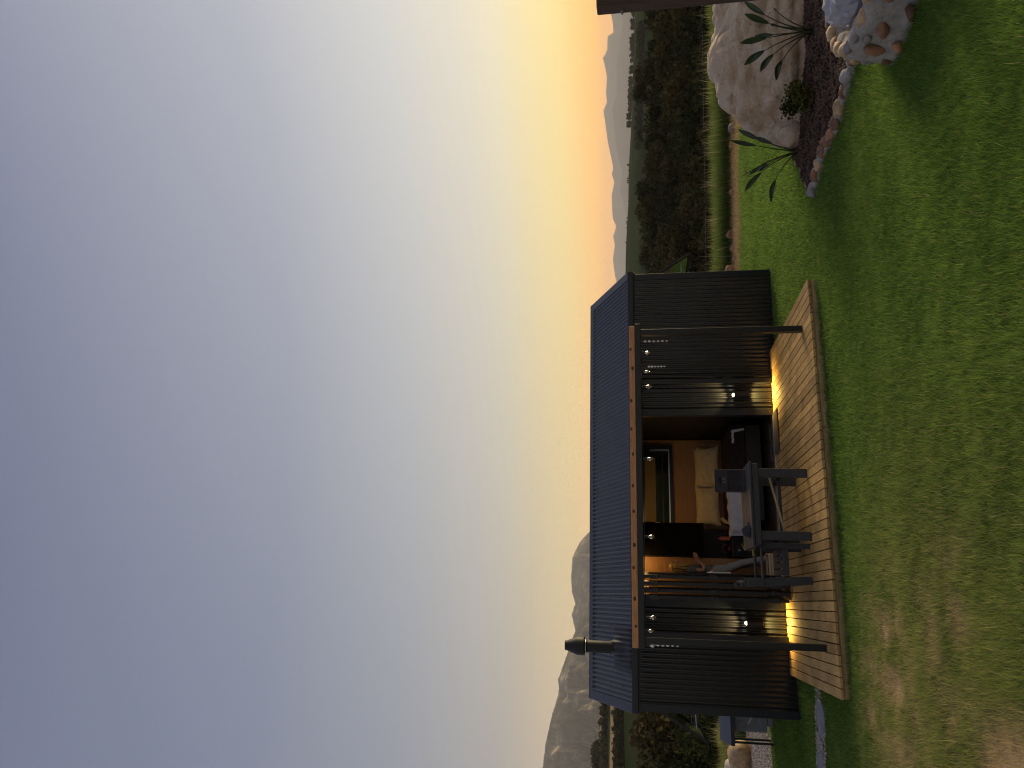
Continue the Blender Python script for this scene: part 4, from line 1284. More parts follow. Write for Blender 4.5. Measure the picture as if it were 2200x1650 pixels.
# face: nose, lips, eyes, ear on the head (facing +x and a little to the viewer)
fc = MB()
fc.lathe([(0.002, .018), (.012, -.008), (.014, -.02), (.004, -.028)], 8, (0.118, -0.012, 1.585))
fc.build('nose', M['skin'], pr, smooth=True)
for y in (-.045, .02):
    MB().lathe([(.002, .011), (.011, .003), (.011, -.003), (.002, -.011)], 10, (0.098, y, 1.612)).build('eye', M['white'], pr, smooth=True)
    MB().box(.100, .112, y - .016, y + .016, 1.632, 1.638).build('eyebrow', M['hair'], pr)
MB().tube([(.100, -.04, 1.545), (.112, -.012, 1.542), (.100, .016, 1.545)], [.004, .0075, .004], 8).build('mouth', mat('lips', (0.42, 0.14, 0.10), .45), pr, smooth=True)
MB().lathe([(.006, .028), (.017, .012), (.014, -.014), (.004, -.03)], 8, (0.015, -0.078, 1.585)).build('ear', M['skin'], pr, smooth=True)
# hair: cap and long locks falling over the shoulder
hr = MB(); rows = []
for i in range(10):
    f = i / 9
    rows.append([(0.012 + .100 * math.cos(a) * math.sin(.12 + 1.62 * f) * (0.93 if abs(a) < 1.1 else 1.02) - .012 * f, .090 * math.sin(a) * math.sin(.12 + 1.62 * f), 1.612 + .108 * math.cos(.12 + 1.62 * f) + (.035 * f * f if abs(a) < 1.0 else -.0) ) for a in [-math.pi + 2 * math.pi * k / 24 for k in range(24)]])
hr.grid(rows, True)
ho = hr.build('hair', M['hair'], pr, smooth=True)
for k in range(34):
    a = random.uniform(0.95, 5.35)
    x0, y0 = 0.004 + .094 * math.cos(a), .086 * math.sin(a)
    ln = random.uniform(.24, .36)
    sw = random.uniform(-.02, .02)
    MB().tube([(x0, y0, 1.64), (x0 * 1.08 + sw * .4, y0 * 1.1, 1.56), (x0 * 1.05 + sw - .005, y0 * 1.28, 1.64 - ln * .6), (x0 * .95 + sw * 2, y0 * 1.35, 1.64 - ln)], [.014, .016, .014, .003], 6).build('lock', M['hair'], ho, smooth=True)
# clothes
skin_body('tshirt', [((-0.06, 0, .93), (.160, .128)), ((-0.058, 0, 1.0), (.152, .122)), ((-0.055, 0, 1.10), (.132, .106)), ((-0.05, 0, 1.28), (.150, .110)), ((-0.035, 0, 1.395), (.100, .082)), ((-0.028, 0, 1.43), (.066, .06)),
                     ((-0.05, -0.165, 1.375), .060), ((-0.053, -0.197, 1.235), .056), ((-0.05, 0.165, 1.375), .060), ((-0.046, 0.197, 1.235), .056)],
          [(0, 1), (1, 2), (2, 3), (3, 4), (4, 5), (4, 6), (6, 7), (4, 8), (8, 9)], M['shirt'], pr)
skin_body('jeans', [((-0.06, 0, .99), (.142, .112)), ((-0.058, 0, .91), (.150, .118)), ((-0.045, -0.09, .83), .098), ((0.02, -0.092, .65), .082), ((0.09, -0.095, .47), .067), ((0.135, -0.10, .27), .064), ((0.165, -0.102, .06), .066),
                    ((-0.045, 0.09, .83), .098), ((0.012, 0.092, .65), .082), ((0.07, 0.095, .47), .067), ((0.10, 0.10, .27), .064), ((0.125, 0.102, .06), .066)],
          [(0, 1), (1, 2), (2, 3), (3, 4), (4, 5), (5, 6), (1, 7), (7, 8), (8, 9), (9, 10), (10, 11)], M['denim'], pr)

# ================================================================ OUTBUILDING BITS LEFT OF THE CABIN
un = tag(empty('water_heater_unit', W(-0.40, 2.78, gz(*W(-0.4, 2.8).xy)), YAW), 'grey steel heater cabinet under a small navy canopy beside the cabin', 'heater')
MB().box(-0.20, 0.42, -0.16, 0.10, 0.13, 0.70).build('cabinet', M['grey_steel'], un, bevel=0.008)
for x0, x1, z0, z1 in ((-.14, -.02, .50, .62), (-.16, .06, .20, .42), (.05, .2, .34, .6)):
    MB().box(x0, x1, -0.172, -0.162, z0, z1).build('pressed_panel', M['grey_steel'], un, bevel=0.004)
MB().box(-0.10, 0.40, -0.165, 0.06, 0.01, 0.105).build('control_box', M['grey_steel'], un, bevel=0.006)
for x in (-0.38, 0.45):
    for y in (-.2, .2):
        MB().box(x - .018, x + .018, y - .018, y + .018, -0.02, 0.755).build('leg', M['steel_black'], un)
cn = MB(); cn.add([(-.43, -.33, .72), (.5, -.33, .72), (.5, .3, .86), (-.43, .3, .86), (-.43, -.33, .79), (.5, -.33, .79), (.5, .3, .93), (-.43, .3, .93)], [(0, 3, 2, 1), (4, 5, 6, 7), (0, 1, 5, 4), (1, 2, 6, 5), (2, 3, 7, 6), (3, 0, 4, 7)])
cn.build('canopy', M['navy'], un, bevel=0.006)
MB().tube([(-.06, -.19, .46), (.06, -.2, .40), (.16, -.2, .33)], .010, 6).build('pipe', M['white'], un)
MB().tube([(.06, -.2, .40), (.13, -.2, .46), (.2, -.2, .45)], .010, 6).build('pipe', M['white'], un)
for x, z in ((.12, .29), (.16, .23), (.2, .29)):
    MB().lathe([(.022, 0), (.018, .03)], 10, (0, 0, 0), Matrix.Translation((x, -.163, z)) @ Matrix.Rotation(math.pi / 2, 4, 'X')).build('valve', M['steel_black'], un)


def rock_mesh(name, seed, sx, sy, sz, mt, lvl=3, rough=.28, flat=.35):
    bm = bmesh.new()
    bmesh.ops.create_icosphere(bm, subdivisions=lvl, radius=1)
    r_ = random.Random(seed)
    planes = [(Vector((r_.gauss(0, 1), r_.gauss(0, 1), r_.gauss(0, 1))).normalized(), r_.uniform(.62, .95)) for _ in range(9)]
    for v in bm.verts:
        d = v.co.normalized()
        rad = 1.0
        for nrm, h in planes:
            c = d.dot(nrm)
            if c > .05: rad = min(rad, h / c)
        rad = rad * (1 + rough * .5 * mnoise.noise(d * 1.7 + Vector((seed, 0, 0))) + rough * .2 * mnoise.noise(d * 5 + Vector((0, seed, 0))))
        v.co = Vector((d.x * rad * sx, d.y * rad * sy, d.z * rad * sz))
    me = bpy.data.meshes.new(name)
    bm.to_mesh(me); bm.free()
    me.materials.append(mt)
    me.polygons.foreach_set('use_smooth', [True] * len(me.polygons))
    return me


def rock(x, y, sx, sy, sz, mt, seed, label, group=None, sink=.3, name='rock'):
    o = link(name, rock_mesh(name, seed, sx, sy, sz, mt), loc=(x, y, gz(x, y) + sz * (1 - sink)), rz=seed)
    return tag(o, label, 'rock', group)


rock(-8.3, 17.3, .36, .30, .30, M['tan_stone'], 3, 'tan cracked rock at the far edge of the gravel patch')
rock(-8.9, 17.75, .30, .30, .36, M['grey_stone'], 8, 'paler rounded rock behind the tan rock by the gravel')
for i, (x, y, s, lb, mt) in enumerate(((3.62, 19.3, .20, 'reddish rock half hidden in the tall grass right of the cabin', 'rust'), (3.25, 19.1, .11, 'small pale rock left of the reddish rock in the dry strip', 'tan_stone'),
                                       (2.62, 18.95, .30, 'largest reddish rock beside the right corner of the cabin', 'rust'), (2.95, 18.85, .09, 'small white stone beside the largest reddish rock', 'grey_stone'),
                                       (6.05, 18.7, .17, 'pale rounded rock beyond the boulder in the dry strip', 'grey_stone'), (5.7, 18.9, .13, 'brown rock left of the pale rounded rock beyond the boulder', 'rust'),
                                       (4.6, 19.0, .12, 'low brown rock in the middle of the dry strip', 'rust'), (9.6, 18.2, .30, 'brown rock behind the upper right shoulder of the boulder', 'rust'))):
    rock(x, y, s * .85, s * .6, s * .6, M[mt], 11 + i, lb, 'rocks along the dry strip', sink=.55)

# gravel patch left of the cabin
gp = MB(); rows = []
for j in range(13):
    n = 2.95 + 3.7 * j / 12
    row = []
    for i in range(13):
        e = -3.6 + 2.95 * i / 12 + .12 * math.sin(j * 1.7)
        q = W(e, n); row.append((q.x, q.y, gz(q.x, q.y) + .014))
    rows.append(row)
gp.grid(rows)
tag(gp.build('gravel_patch', mat('gravel_bed', (0.20, 0.175, 0.15), .95, var=.5, scale=30, bump=1, bscale=60)), kind='structure')


def pebbles(name, pts, smin, smax, mt, label):
    """many small stones as one mass: squashed octahedra"""
    n = len(pts)
    base = np.array([(1, 0, 0), (-1, 0, 0), (0, 1, 0), (0, -1, 0), (0, 0, 1), (0, 0, -1)], float)
    fs = np.array([(0, 2, 4), (2, 1, 4), (1, 3, 4), (3, 0, 4), (2, 0, 5), (1, 2, 5), (3, 1, 5), (0, 3, 5)])
    s = rng.uniform(smin, smax, (n, 1, 1)) * np.stack([rng.uniform(.7, 1.3, n), rng.uniform(.7, 1.3, n), rng.uniform(.45, .9, n)], -1)[:, None, :]
    a = rng.uniform(0, 6.28, n); ca, sa = np.cos(a)[:, None], np.sin(a)[:, None]
    v = base[None] * s
    v = v + rng.normal(0, .12, v.shape) * s
    x = v[..., 0] * ca - v[..., 1] * sa; y = v[..., 0] * sa + v[..., 1] * ca
    v = np.stack([x, y, v[..., 2]], -1) + pts[:, None, :]
    f = (fs[None] + (np.arange(n) * 6)[:, None, None]).reshape(-1, 3)
    t = rng.uniform(.55, 1.5, (n, 1, 1)) * np.array(mt)[None, None, :] * rng.uniform(.9, 1.1, (n, 1, 3))
    t = np.repeat(t, 6, 1).reshape(-1, 3)
    return tag(link(name, np_mesh(name, v.reshape(-1, 3), f, M['pebble'], t)), label, name.replace('_', ' '), kind='stuff')


def attr_mat(name, rough=.85):
    m, t, p = new_mat(name)
    at = t.nodes.new('ShaderNodeAttribute'); at.attribute_name = 'tint'
    t.links.new(at.outputs['Color'], p.inputs['Base Color'])
    p.inputs['Roughness'].default_value = rough
    p.inputs['Specular IOR Level'].default_value = .25
    return m


M['pebble'] = attr_mat('pebble_tints')
ee, nn_ = rng.uniform(-3.5, -0.75, 15000), rng.uniform(2.98, 6.6, 15000)
px, py = OX + EX[0] * ee + NX[0] * nn_, OY + EX[1] * ee + NX[1] * nn_
pebbles('gravel', np.stack([px, py, ground(px, py) + .02], -1), .012, .026, (.30, .265, .23), 'pale grey gravel covering the patch beside the heater')

# concrete stepping slabs running left from the deck
def slab_poly(pts, label):
    c = Vector((sum(p[0] for p in pts) / len(pts), sum(p[1] for p in pts) / len(pts)))
    mb = MB(); k = len(pts)
    vs_ = [(p[0], p[1], gz(*p) - .05) for p in pts] + [(p[0], p[1], gz(*p) + .028) for p in pts]
    mb.add(vs_, [tuple(range(k, 2 * k))] + [(i, (i + 1) % k, k + (i + 1) % k, k + i) for i in range(k)])
    return tag(mb.build('concrete_slab', M['concrete'], bevel=.006), label, 'slab', 'path slabs left of the deck')


slab_poly([(-4.36, 10.84), (-4.30, 10.55), (-4.38, 10.40), (-4.62, 10.38), (-4.78, 10.46), (-4.80, 10.72), (-4.60, 10.84)], 'grey concrete slab of the path nearest the deck corner')
slab_poly([(-4.93, 10.78), (-4.95, 10.52), (-5.10, 10.42), (-5.40, 10.42), (-5.62, 10.52), (-5.62, 10.78), (-5.3, 10.84)], 'grey concrete slab of the path at the left edge of the picture')
q = []
for i in range(420):
    c_ = random.choice(((-4.22, 10.72, .10, .14), (-4.86, 10.63, .07, .18), (-4.9, 10.75, .10, .08), (-5.2, 10.86, .35, .05), (-4.6, 10.88, .2, .03), (-5.0, 10.40, .3, .03)))
    x, y = random.gauss(c_[0], c_[2] * .6), random.gauss(c_[1], c_[3] * .6)
    q.append((x, y, gz(x, y) + .018))
pebbles('path_pebbles', np.array(q), .012, .034, (.34, .29, .235), 'loose pale pebbles between the path slabs')

# ================================================================ ROCK GARDEN
# the boulder: stacked outlines, left edge steep and undercut, long shoulder to the right
BX, BY = 4.95, 11.62
def boulder():
    zs = np.array([-.35, -.15, .05, .25, .45, .65, .85, 1.0, 1.12, 1.2, 1.26, 1.285])
    xl = np.array([-1.30, -1.42, -1.47, -1.42, -1.34, -1.26, -1.14, -1.02, -.90, -.76, -.56, -.30])
    xr = np.array([1.75, 1.85, 1.85, 1.78, 1.66, 1.50, 1.30, 1.08, .84, .58, .25, -.05])
    yf = np.array([-.62, -.80, -.88, -.92, -.90, -.84, -.74, -.62, -.50, -.38, -.22, -.05])
    yb = np.array([.9, 1.0, 1.05, 1.05, 1.0, .95, .85, .75, .6, .48, .3, .1])
    nz, na = 90, 180
    zz = np.concatenate([np.linspace(-.35, 1.15, 62), 1.15 + .135 * np.sin(np.linspace(0.04, 1, 28) * math.pi / 2)])
    V = []
    for z in zz:
        l, r_, f_, b_ = (np.interp(z, zs, a) for a in (xl, xr, yf, yb))
        for k in range(na):
            a = 2 * math.pi * k / na
            c, s = math.cos(a), math.sin(a)
            p_ = 2.5
            den = (abs(c) ** p_ + abs(s) ** p_) ** (1 / p_)
            x = c / den * (r_ if c > 0 else -l)
            y = s / den * (b_ if s > 0 else -f_)
            V.append((x, y, z))
    V = [Vector(v) for v in V]
    V.append(Vector((-.2, 0.05, 1.289)))
    out = []
    for v in V:
        d = Vector((v.x * .55, v.y, (v.z - .3) * 1.2))
        nrm = d.normalized()
        dis = .12 * mnoise.noise(v * 1.1) + .06 * mnoise.noise(v * 2.7 + Vector((5, 1, 2))) - .065 * (1 - abs(mnoise.noise(Vector((v.x * 1.1 + v.z * .6, v.y * 1.2, v.z * 2.4)) + Vector((2, 7, 1))))) ** 6 - .05 * (1 - abs(mnoise.noise(v * 2.6 + Vector((8, 3, 5))))) ** 8 + .03 * abs(mnoise.noise(Vector((v.x * 2.2 + v.z, v.y * 2, v.z * 5.5)))) + .016 * mnoise.noise(v * 7) + .006 * mnoise.noise(v * 18)
        # the split between the upper slab and the body
        zc_ = 1.02 - .16 * max(0, v.x + .2) ** 1.2 * .5 + .05 * mnoise.noise(Vector((v.x * 1.6, v.y, 0))) + .10 * min(0, v.x + .2)
        t = (v.z - zc_) / .04
        dis -= .085 * math.exp(-t * t) * (.6 + .4 * mnoise.noise(v * 3))
        if v.z > zc_: dis -= .045
        zc2 = .30 + .25 * v.x + .04 * mnoise.noise(v * 2)                 # lower slanting crack on the left foot
        t2 = (v.z - zc2) / .02
        if v.x < -.75: dis -= .03 * math.exp(-t2 * t2)
        cx_ = .55 + .15 * math.sin(v.z * 4)                                # upright fold on the right half
        t3 = (v.x - cx_) / .05
        dis -= .03 * math.exp(-t3 * t3) * (v.z > .45)
        out.append(v + nrm * dis)
    f = []
    for i in range(nz - 1):
        for k in range(na):
            k2 = (k + 1) % na
            f.append((i * na + k, i * na + k2, (i + 1) * na + k2, (i + 1) * na + k))
    top = len(out) - 1
    for k in range(na): f.append(((nz - 1) * na + k, (nz - 1) * na + (k + 1) % na, top))
    mb = MB(); mb.add(out, f)
    return mb.build('boulder', M['boulder'], loc=(BX, BY, -.12), smooth=True)


tag(boulder(), 'huge rounded sandstone boulder in the garden bed', 'boulder')
rk = link('rock', rock_mesh('rock', 21, .26, .2, .30, M['boulder']), loc=(3.52, 11.25, .02), rz=.5)
tag(rk, 'wedge of pale rock leaning on the left foot of the boulder', 'rock')

# planting bed of bark mulch and its stone kerb
EDGE = [(2.50, 10.60), (2.62, 10.44), (2.74, 10.27), (2.87, 10.04), (2.95, 9.74), (2.99, 9.45), (3.07, 9.22), (3.17, 9.05), (3.27, 8.86), (3.38, 8.6), (3.5, 8.3)]
back = [(3.8, 8.0), (7.2, 8.2), (7.2, 12.6), (4.5, 12.6), (3.6, 11.9), (3.3, 11.66), (3.04, 11.36), (2.78, 11.0)]
bed_poly = EDGE + back
def in_poly(x, y, poly):
    c = np.zeros(np.shape(x), bool)
    j = len(poly) - 1
    for i in range(len(poly)):
        xi, yi = poly[i]; xj, yj = poly[j]
        c ^= ((yi > y) != (yj > y)) & (x < (xj - xi) * (y - yi) / (yj - yi + 1e-12) + xi)
        j = i
    return c


gx, gy = np.meshgrid(np.arange(2.4, 7.3, .07), np.arange(7.9, 12.7, .07), indexing='ij')
ins = in_poly(gx, gy, bed_poly)
hh = ground(gx, gy) + np.where(ins, .06 + .025 * wob(gx, gy, .5) + .02 * wob(gx, gy, .18, o=8), -.08)
v = np.stack([gx, gy, hh], -1).reshape(-1, 3)
i, j = np.meshgrid(np.arange(gx.shape[0] - 1), np.arange(gx.shape[1] - 1), indexing='ij')
n_ = gx.shape[1]
f = np.stack([i * n_ + j, (i + 1) * n_ + j, (i + 1) * n_ + j + 1, i * n_ + j + 1], -1).reshape(-1, 4)
tag(link('garden_bed', np_mesh('garden_bed', v, f, M['soil'], None, True)), kind='structure')
xs, ys = rng.uniform(2.5, 6.2, 16000), rng.uniform(8.6, 12, 16000)
k = in_poly(xs, ys, bed_poly)
xs, ys = xs[k], ys[k]
pebbles('bark_chips', np.stack([xs, ys, ground(xs, ys) + .075 + .025 * wob(xs, ys, .5)], -1), .008, .024, (.085, .054, .036), 'dark bark chips covering the garden bed')

kb = tag(empty('stone_kerb', (2.95, 9.9, -.13)), 'low kerb of brown stones set in pale mortar round the garden bed', 'kerb')
ek = [Vector((x, y, 0)) for x, y in EDGE]
seglen = [0]
for a, b in zip(ek, ek[1:]): seglen.append(seglen[-1] + (b - a).length)
def along(s):
    for a, b, s0, s1 in zip(ek, ek[1:], seglen, seglen[1:]):
        if s <= s1: return a + (b - a) * ((s - s0) / (s1 - s0)), (b - a).normalized()
    return ek[-1], (ek[-1] - ek[-2]).normalized()


mb = MB(); rows = []
for q_ in range(90):
    s = seglen[-1] * q_ / 89
    p, d = along(s); nrm = Vector((-d.y, d.x, 0))
    row = []
    for a in range(12):
        th = math.pi * a / 11
        wv = .085 * (1 + .5 * mnoise.noise((s * 9, a * .7, 0)))
        hv = .105 * (1 + .6 * mnoise.noise((s * 10, 3, a * .5)))
        x = p + nrm * math.cos(th) * wv
        row.append((x.x - 2.95, x.y - 9.9, gz(x.x, x.y) + .13 - .03 + hv * math.sin(th) ** .7))
    rows.append(row)
mb.grid(rows).build('mortar', M['mortar'], kb, smooth=True)
s, q_ = .05, 0
stones = ('grey_stone', 'rust', 'tan_stone', 'rust', 'rust', 'rust', 'rust', 'tan_stone', 'rust')
while s < seglen[-1] - .05:
    p, d = along(s)
    ln = random.uniform(.075, .14)
    o = link('stone', rock_mesh('stone', 40 + q_, ln, random.uniform(.075, .10), random.uniform(.055, .082), M[stones[q_ % len(stones)]], 3, .5), kb, (p.x - 2.95 - d.y * -.012, p.y - 9.9 - d.x * .012, gz(p.x, p.y) + .13 + .048), math.atan2(d.y, d.x))
    s += ln * 1.9 + random.uniform(.0, .05); q_ += 1
for q_, (x, y, r_) in enumerate(((2.70, 10.88, .15), (2.92, 11.18, .17), (3.18, 11.52, .14))):
    link('stone', rock_mesh('stone', 70 + q_, r_, .07, .05, M['rust'], 2, .2), kb, (x - 2.95, y - 9.9, gz(x, y) + .13 + .04), math.radians(53))

# round fire pit of field stones in mortar
PX, PY, PR = 3.65, 6.90, .88
pit = tag(empty('fire_pit', (PX, PY, gz(PX, PY) - .05)), 'round fire pit built of brown field stones in grey mortar', 'fire pit')
g0_ = gz(PX, PY) - .05
mb = MB(); rows = []
prof = [(1.0, -.12), (1.03, .0), (1.0, .10), (.965, .22), (.945, .34), (.93, .42), (.90, .465), (.85, .48), (.78, .475), (.71, .455), (.68, .40), (.675, .25), (.66, .12), (.4, .10), (.05, .10)]
for rr_, z in prof:
    row = []
    for a in range(140):
        th = 2 * math.pi * a / 140
        q3 = Vector((math.cos(th) * 3, math.sin(th) * 3, z * 4))
        k = rr_ * PR + (.045 * mnoise.noise(q3 * .9) + .02 * mnoise.noise(q3 * 2.6)) * (rr_ > .6)
        row.append((k * math.cos(th), k * math.sin(th), z + .03 * mnoise.noise(q3 * 1.3 + Vector((9, 0, 0)))))
    rows.append(row)
mb.grid(rows, True).build('mortar', M['mortar'], pit, smooth=True)
q_ = 0
def pit_stone(th, z, sw, sh, mt, sd=.06, rr_=None, tilt=0.0):
    global q_
    r0 = PR * (np.interp(z, [-.1, .0, .1, .22, .34, .42, .48], [1.0, 1.03, 1.0, .965, .945, .93, .86]) if rr_ is None else rr_)
    o = link('stone', rock_mesh('stone', 90 + q_, sd, sw, sh, M[mt], 2, .2), pit, (r0 * math.cos(th), r0 * math.sin(th), z))
    o.rotation_euler = (tilt, 0, th)
    q_ += 1


for deg, z, sw, sh, mt, tl in ((182, .29, .115, .07, 'rust', 1.1), (200, .30, .10, .055, 'rust', .4), (187, .12, .10, .045, 'rust', .7), (212, .14, .10, .05, 'rust', .3), (224, .33, .12, .065, 'rust', .1),
                               (171, .14, .085, .05, 'rust', .9), (205, .02, .075, .055, 'rust', .6), (226, .05, .10, .075, 'rust', .2), (240, .23, .13, .05, 'grey_stone', .1), (165, .30, .06, .05, 'grey_stone', .5),
                               (157, .35, .07, .05, 'tan_stone', .8), (150, .22, .08, .06, 'grey_stone', .3), (144, .36, .07, .05, 'tan_stone', .5), (193, .40, .06, .045, 'grey_stone', .2), (248, .06, .10, .06, 'rust', .3), (258, .3, .12, .07, 'rust', .1), (176, .01, .07, .045, 'rust', .2)):
    pit_stone(math.radians(deg), z, sw, sh, mt, .05, None, tl)
for deg, mt, r_ in ((163, 'tan_stone', .84), (176, 'grey_stone', .85), (190, 'grey_stone', .86), (205, 'tan_stone', .86), (221, 'tan_stone', .86), (237, 'rust', .86), (253, 'tan_stone', .86), (270, 'rust', .86), (150, 'tan_stone', .84), (137, 'rust', .84), (122, 'tan_stone', .84), (106, 'rust', .84), (90, 'tan_stone', .84)):
    pit_stone(math.radians(deg), .475, .10, .05, mt, .075, r_)

# bag in crumpled clear plastic lying in the pit
bx, by = 3.42, 6.92
pw = tag(empty('plastic_bundle', (bx, by, g0_ + .10)), 'dark bundle wrapped in crumpled clear plastic lying in the fire pit', 'bundle')
soft('bundle', 0, 0, .26, .50, .62, .42, mat('dark_sack', (.05, .045, .045), .7), pw, amp=.05, seed=4)
bm = bmesh.new(); bmesh.ops.create_icosphere(bm, subdivisions=4, radius=1)
for vv in bm.verts:
    d = vv.co.normalized()
    k = 1 + .16 * abs(mnoise.noise(d * 2.2)) - .22 * abs(mnoise.noise(d * 3.4 + Vector((3, 1, 4)))) + .07 * abs(mnoise.noise(d * 8))
    dn = (abs(d.x) ** 3 + abs(d.y) ** 3 + abs(d.z) ** 3) ** (1 / 3)
    vv.co = Vector((d.x / dn * .30 * k, d.y / dn * .36 * k, .285 + d.z / dn * .275 * k))
me = bpy.data.meshes.new('plastic_sheet'); bm.to_mesh(me); bm.free(); me.materials.append(M['plastic'])
link('plastic_sheet', me, pw)

# ---------------------------------------------------------------- plants
def strelitzia(x, y, leaves, label, flower=None):
    t = tag(empty('strelitzia', (x, y, gz(x, y) + .05)), label, 'plant')
    for (hx, hy, hz_, ll, droop, wd) in leaves:
        base = Vector((random.uniform(-.03, .03), random.uniform(-.03, .03), 0))
        tip = Vector((hx, hy, hz_))
        mid = Vector((hx * .35, hy * .35, hz_ * .62))
        P = [(base * (1 - s) ** 2 + mid * 2 * s * (1 - s) + tip * s * s) for s in [k / 8 for k in range(9)]]
        mb = MB(); mb.tube(P, [.011 - .006 * k / 8 for k in range(9)], 6)
        c = (.022, .035, .012)
        me = mb.mesh('stalk', M['strelitzia'], True)
        at = me.attributes.new('tint', 'FLOAT_COLOR', 'POINT'); at.data.foreach_set('color', list((*c, 1)) * len(me.vertices))
        so = link('stalk', me, t)
        d = (P[-1] - P[-2]).normalized()
        side = d.cross(Vector((random.uniform(-.5, .5), -1, random.uniform(-.2, .5)))).normalized()
        nrm = side.cross(d).normalized()
        rows = []
        for k in range(11):
            s = k / 10
            wv = 1.0 * wd * math.sin(math.pi * min(1, s * .93 + .04)) ** .75
            c0 = tip + d * ll * 1.25 * s + Vector((0, 0, -droop * s * s))
            rows.append([tuple(c0 + side * wv * u + nrm * (.35 * wv * abs(u) + .006 * math.sin(9 * s + u))) for u in (-1, -.5, 0, .5, 1)])
        mb = MB(); mb.grid(rows)
        me = mb.mesh('leaf', M['strelitzia'], True)
        g = random.uniform(.8, 1.25)
        at = me.attributes.new('tint', 'FLOAT_COLOR', 'POINT'); at.data.foreach_set('color', list((.022 * g, .042 * g, .018 * g, 1)) * len(me.vertices))
        link('leaf', me, t)
    if flower:
        fp = Vector(flower)
        mb = MB(); mb.tube([(0, 0, 0), fp * .5 + Vector((0, 0, .1)), fp], [.009, .008, .006], 6)
        for a in range(5):
            mb.tube([fp, fp + Vector((.10 * math.cos(a), .05 * math.sin(a), .05 + .02 * a))], [.006, .001], 5)
        mb.build('flower_stem', mat('dry_flower', (.13, .055, .03), .7), t)


strelitzia(4.55, 10.36, [(.25, -.05, .62, .26, .02, .036), (.10, -.12, .58, .30, .03, .040), (-.06, -.05, .60, .30, .03, .042), (-.20, .02, .62, .27, .05, .045), (-.30, -.08, .52, .28, .08, .042), (.12, .05, .42, .10, .0, .02), (.30, .0, .45, .05, 0, .01), (-.36, -.02, .40, .25, .10, .040), (.02, .05, .50, .2, .02, .03)], 'strelitzia with upright paddle leaves in front of the boulder')
strelitzia(3.26, 11.20, [(.18, .0, .56, .28, .02, .034), (.08, -.05, .62, .30, .02, .032), (.12, .05, .38, .22, .02, .034), (-.18, -.04, .48, .26, .03, .03), (-.30, .0, .55, .30, .06, .036), (-.42, -.06, .36, .30, .10, .036), (-.16, .04, .42, .16, .02, .02)], 'strelitzia with a dried flower at the left foot of the boulder', (-.30, -.03, .74))


def leaf_cloud(centers, radii, n, size, cols, flat=.0, aspect=1.6, seed=1, shell=.55):
    """n small leaf quads spread through overlapping clumps; tint differs per clump and per leaf"""
    g = np.random.default_rng(seed)
    centers, radii = np.array(centers, float), np.array(radii, float)
    wt = (radii.prod(1)) ** (2 / 3); wt /= wt.sum()
    c = g.choice(len(centers), n, p=wt)
    d = g.normal(size=(n, 3)); d /= np.linalg.norm(d, axis=1)[:, None]
    rad = shell + (1 - shell) * g.random(n) ** .7
    rad = rad + .10 * g.normal(size=n)
    p = centers[c] + d * radii[c] * rad[:, None]
    nrm = d * .6 + g.normal(size=(n, 3)) * .75
    nrm /= np.linalg.norm(nrm, axis=1)[:, None]
    u = np.cross(nrm, g.normal(size=(n, 3))); u /= np.linalg.norm(u, axis=1)[:, None]
    w_ = np.cross(nrm, u)
    s = size * g.uniform(.6, 1.4, n)[:, None]
    q = np.stack([p - u * s * aspect * .5, p + w_ * s * .5, p + u * s * aspect * .5, p - w_ * s * .5], 1)
    cc = np.array(cols)
    base = cc[g.integers(0, len(cc), len(centers))][c]
    tint = base * g.uniform(.65, 1.4, (n, 1))
    f = np.arange(n * 4).reshape(-1, 4)
    return q.reshape(-1, 3), f, np.repeat(tint, 4, 0)


def shrub(x, y, r, h, label, cols, name='shrub'):
    t = tag(empty(name, (x, y, gz(x, y) + .04)), label, 'shrub')
    cs_, rs_ = [], []
    for k in range(9):
        a = random.uniform(0, 6.28); rr_ = random.uniform(0, r * .6)
        cs_.append((rr_ * math.cos(a), rr_ * math.sin(a), h * random.uniform(.25, .75))); rs_.append((r * .45, r * .45, h * .32))
    v, f, c = leaf_cloud(cs_, rs_, 1500, .028, cols, seed=5)
    link('foliage', np_mesh('foliage', v, f, M['leaf'], c), t)
    mb = MB()
    for k in range(6):
        a = k * 1.05
        mb.tube([(0, 0, 0), (r * .3 * math.cos(a), r * .3 * math.sin(a), h * .35), (r * .55 * math.cos(a), r * .55 * math.sin(a), h * .7)], [.009, .006, .003], 5)
    mb.build('stems', M['bark'], t)


shrub(3.68, 10.38, .26, .40, 'small dark bushy shrub between the boulder and the kerb', [(.032, .042, .012), (.058, .066, .018), (.085, .085, .025)])
tf = MB()
for k in range(9):
    a = k * .7; tf.tube([(0, 0, 0), (.05 * math.cos(a), .05 * math.sin(a), .05), (.12 * math.cos(a), .12 * math.sin(a), .075)], [.004, .003, .001], 4)
tag(tf.build('grass_tuft', mat('dark_tuft', (.012, .018, .008), .6), loc=(PX + PR * 1.04 * math.cos(math.radians(213)), PY + PR * 1.04 * math.sin(math.radians(213)), g0_ + .03)), 'small dark spiky grass tuft at the foot of the fire pit', 'grass tuft')

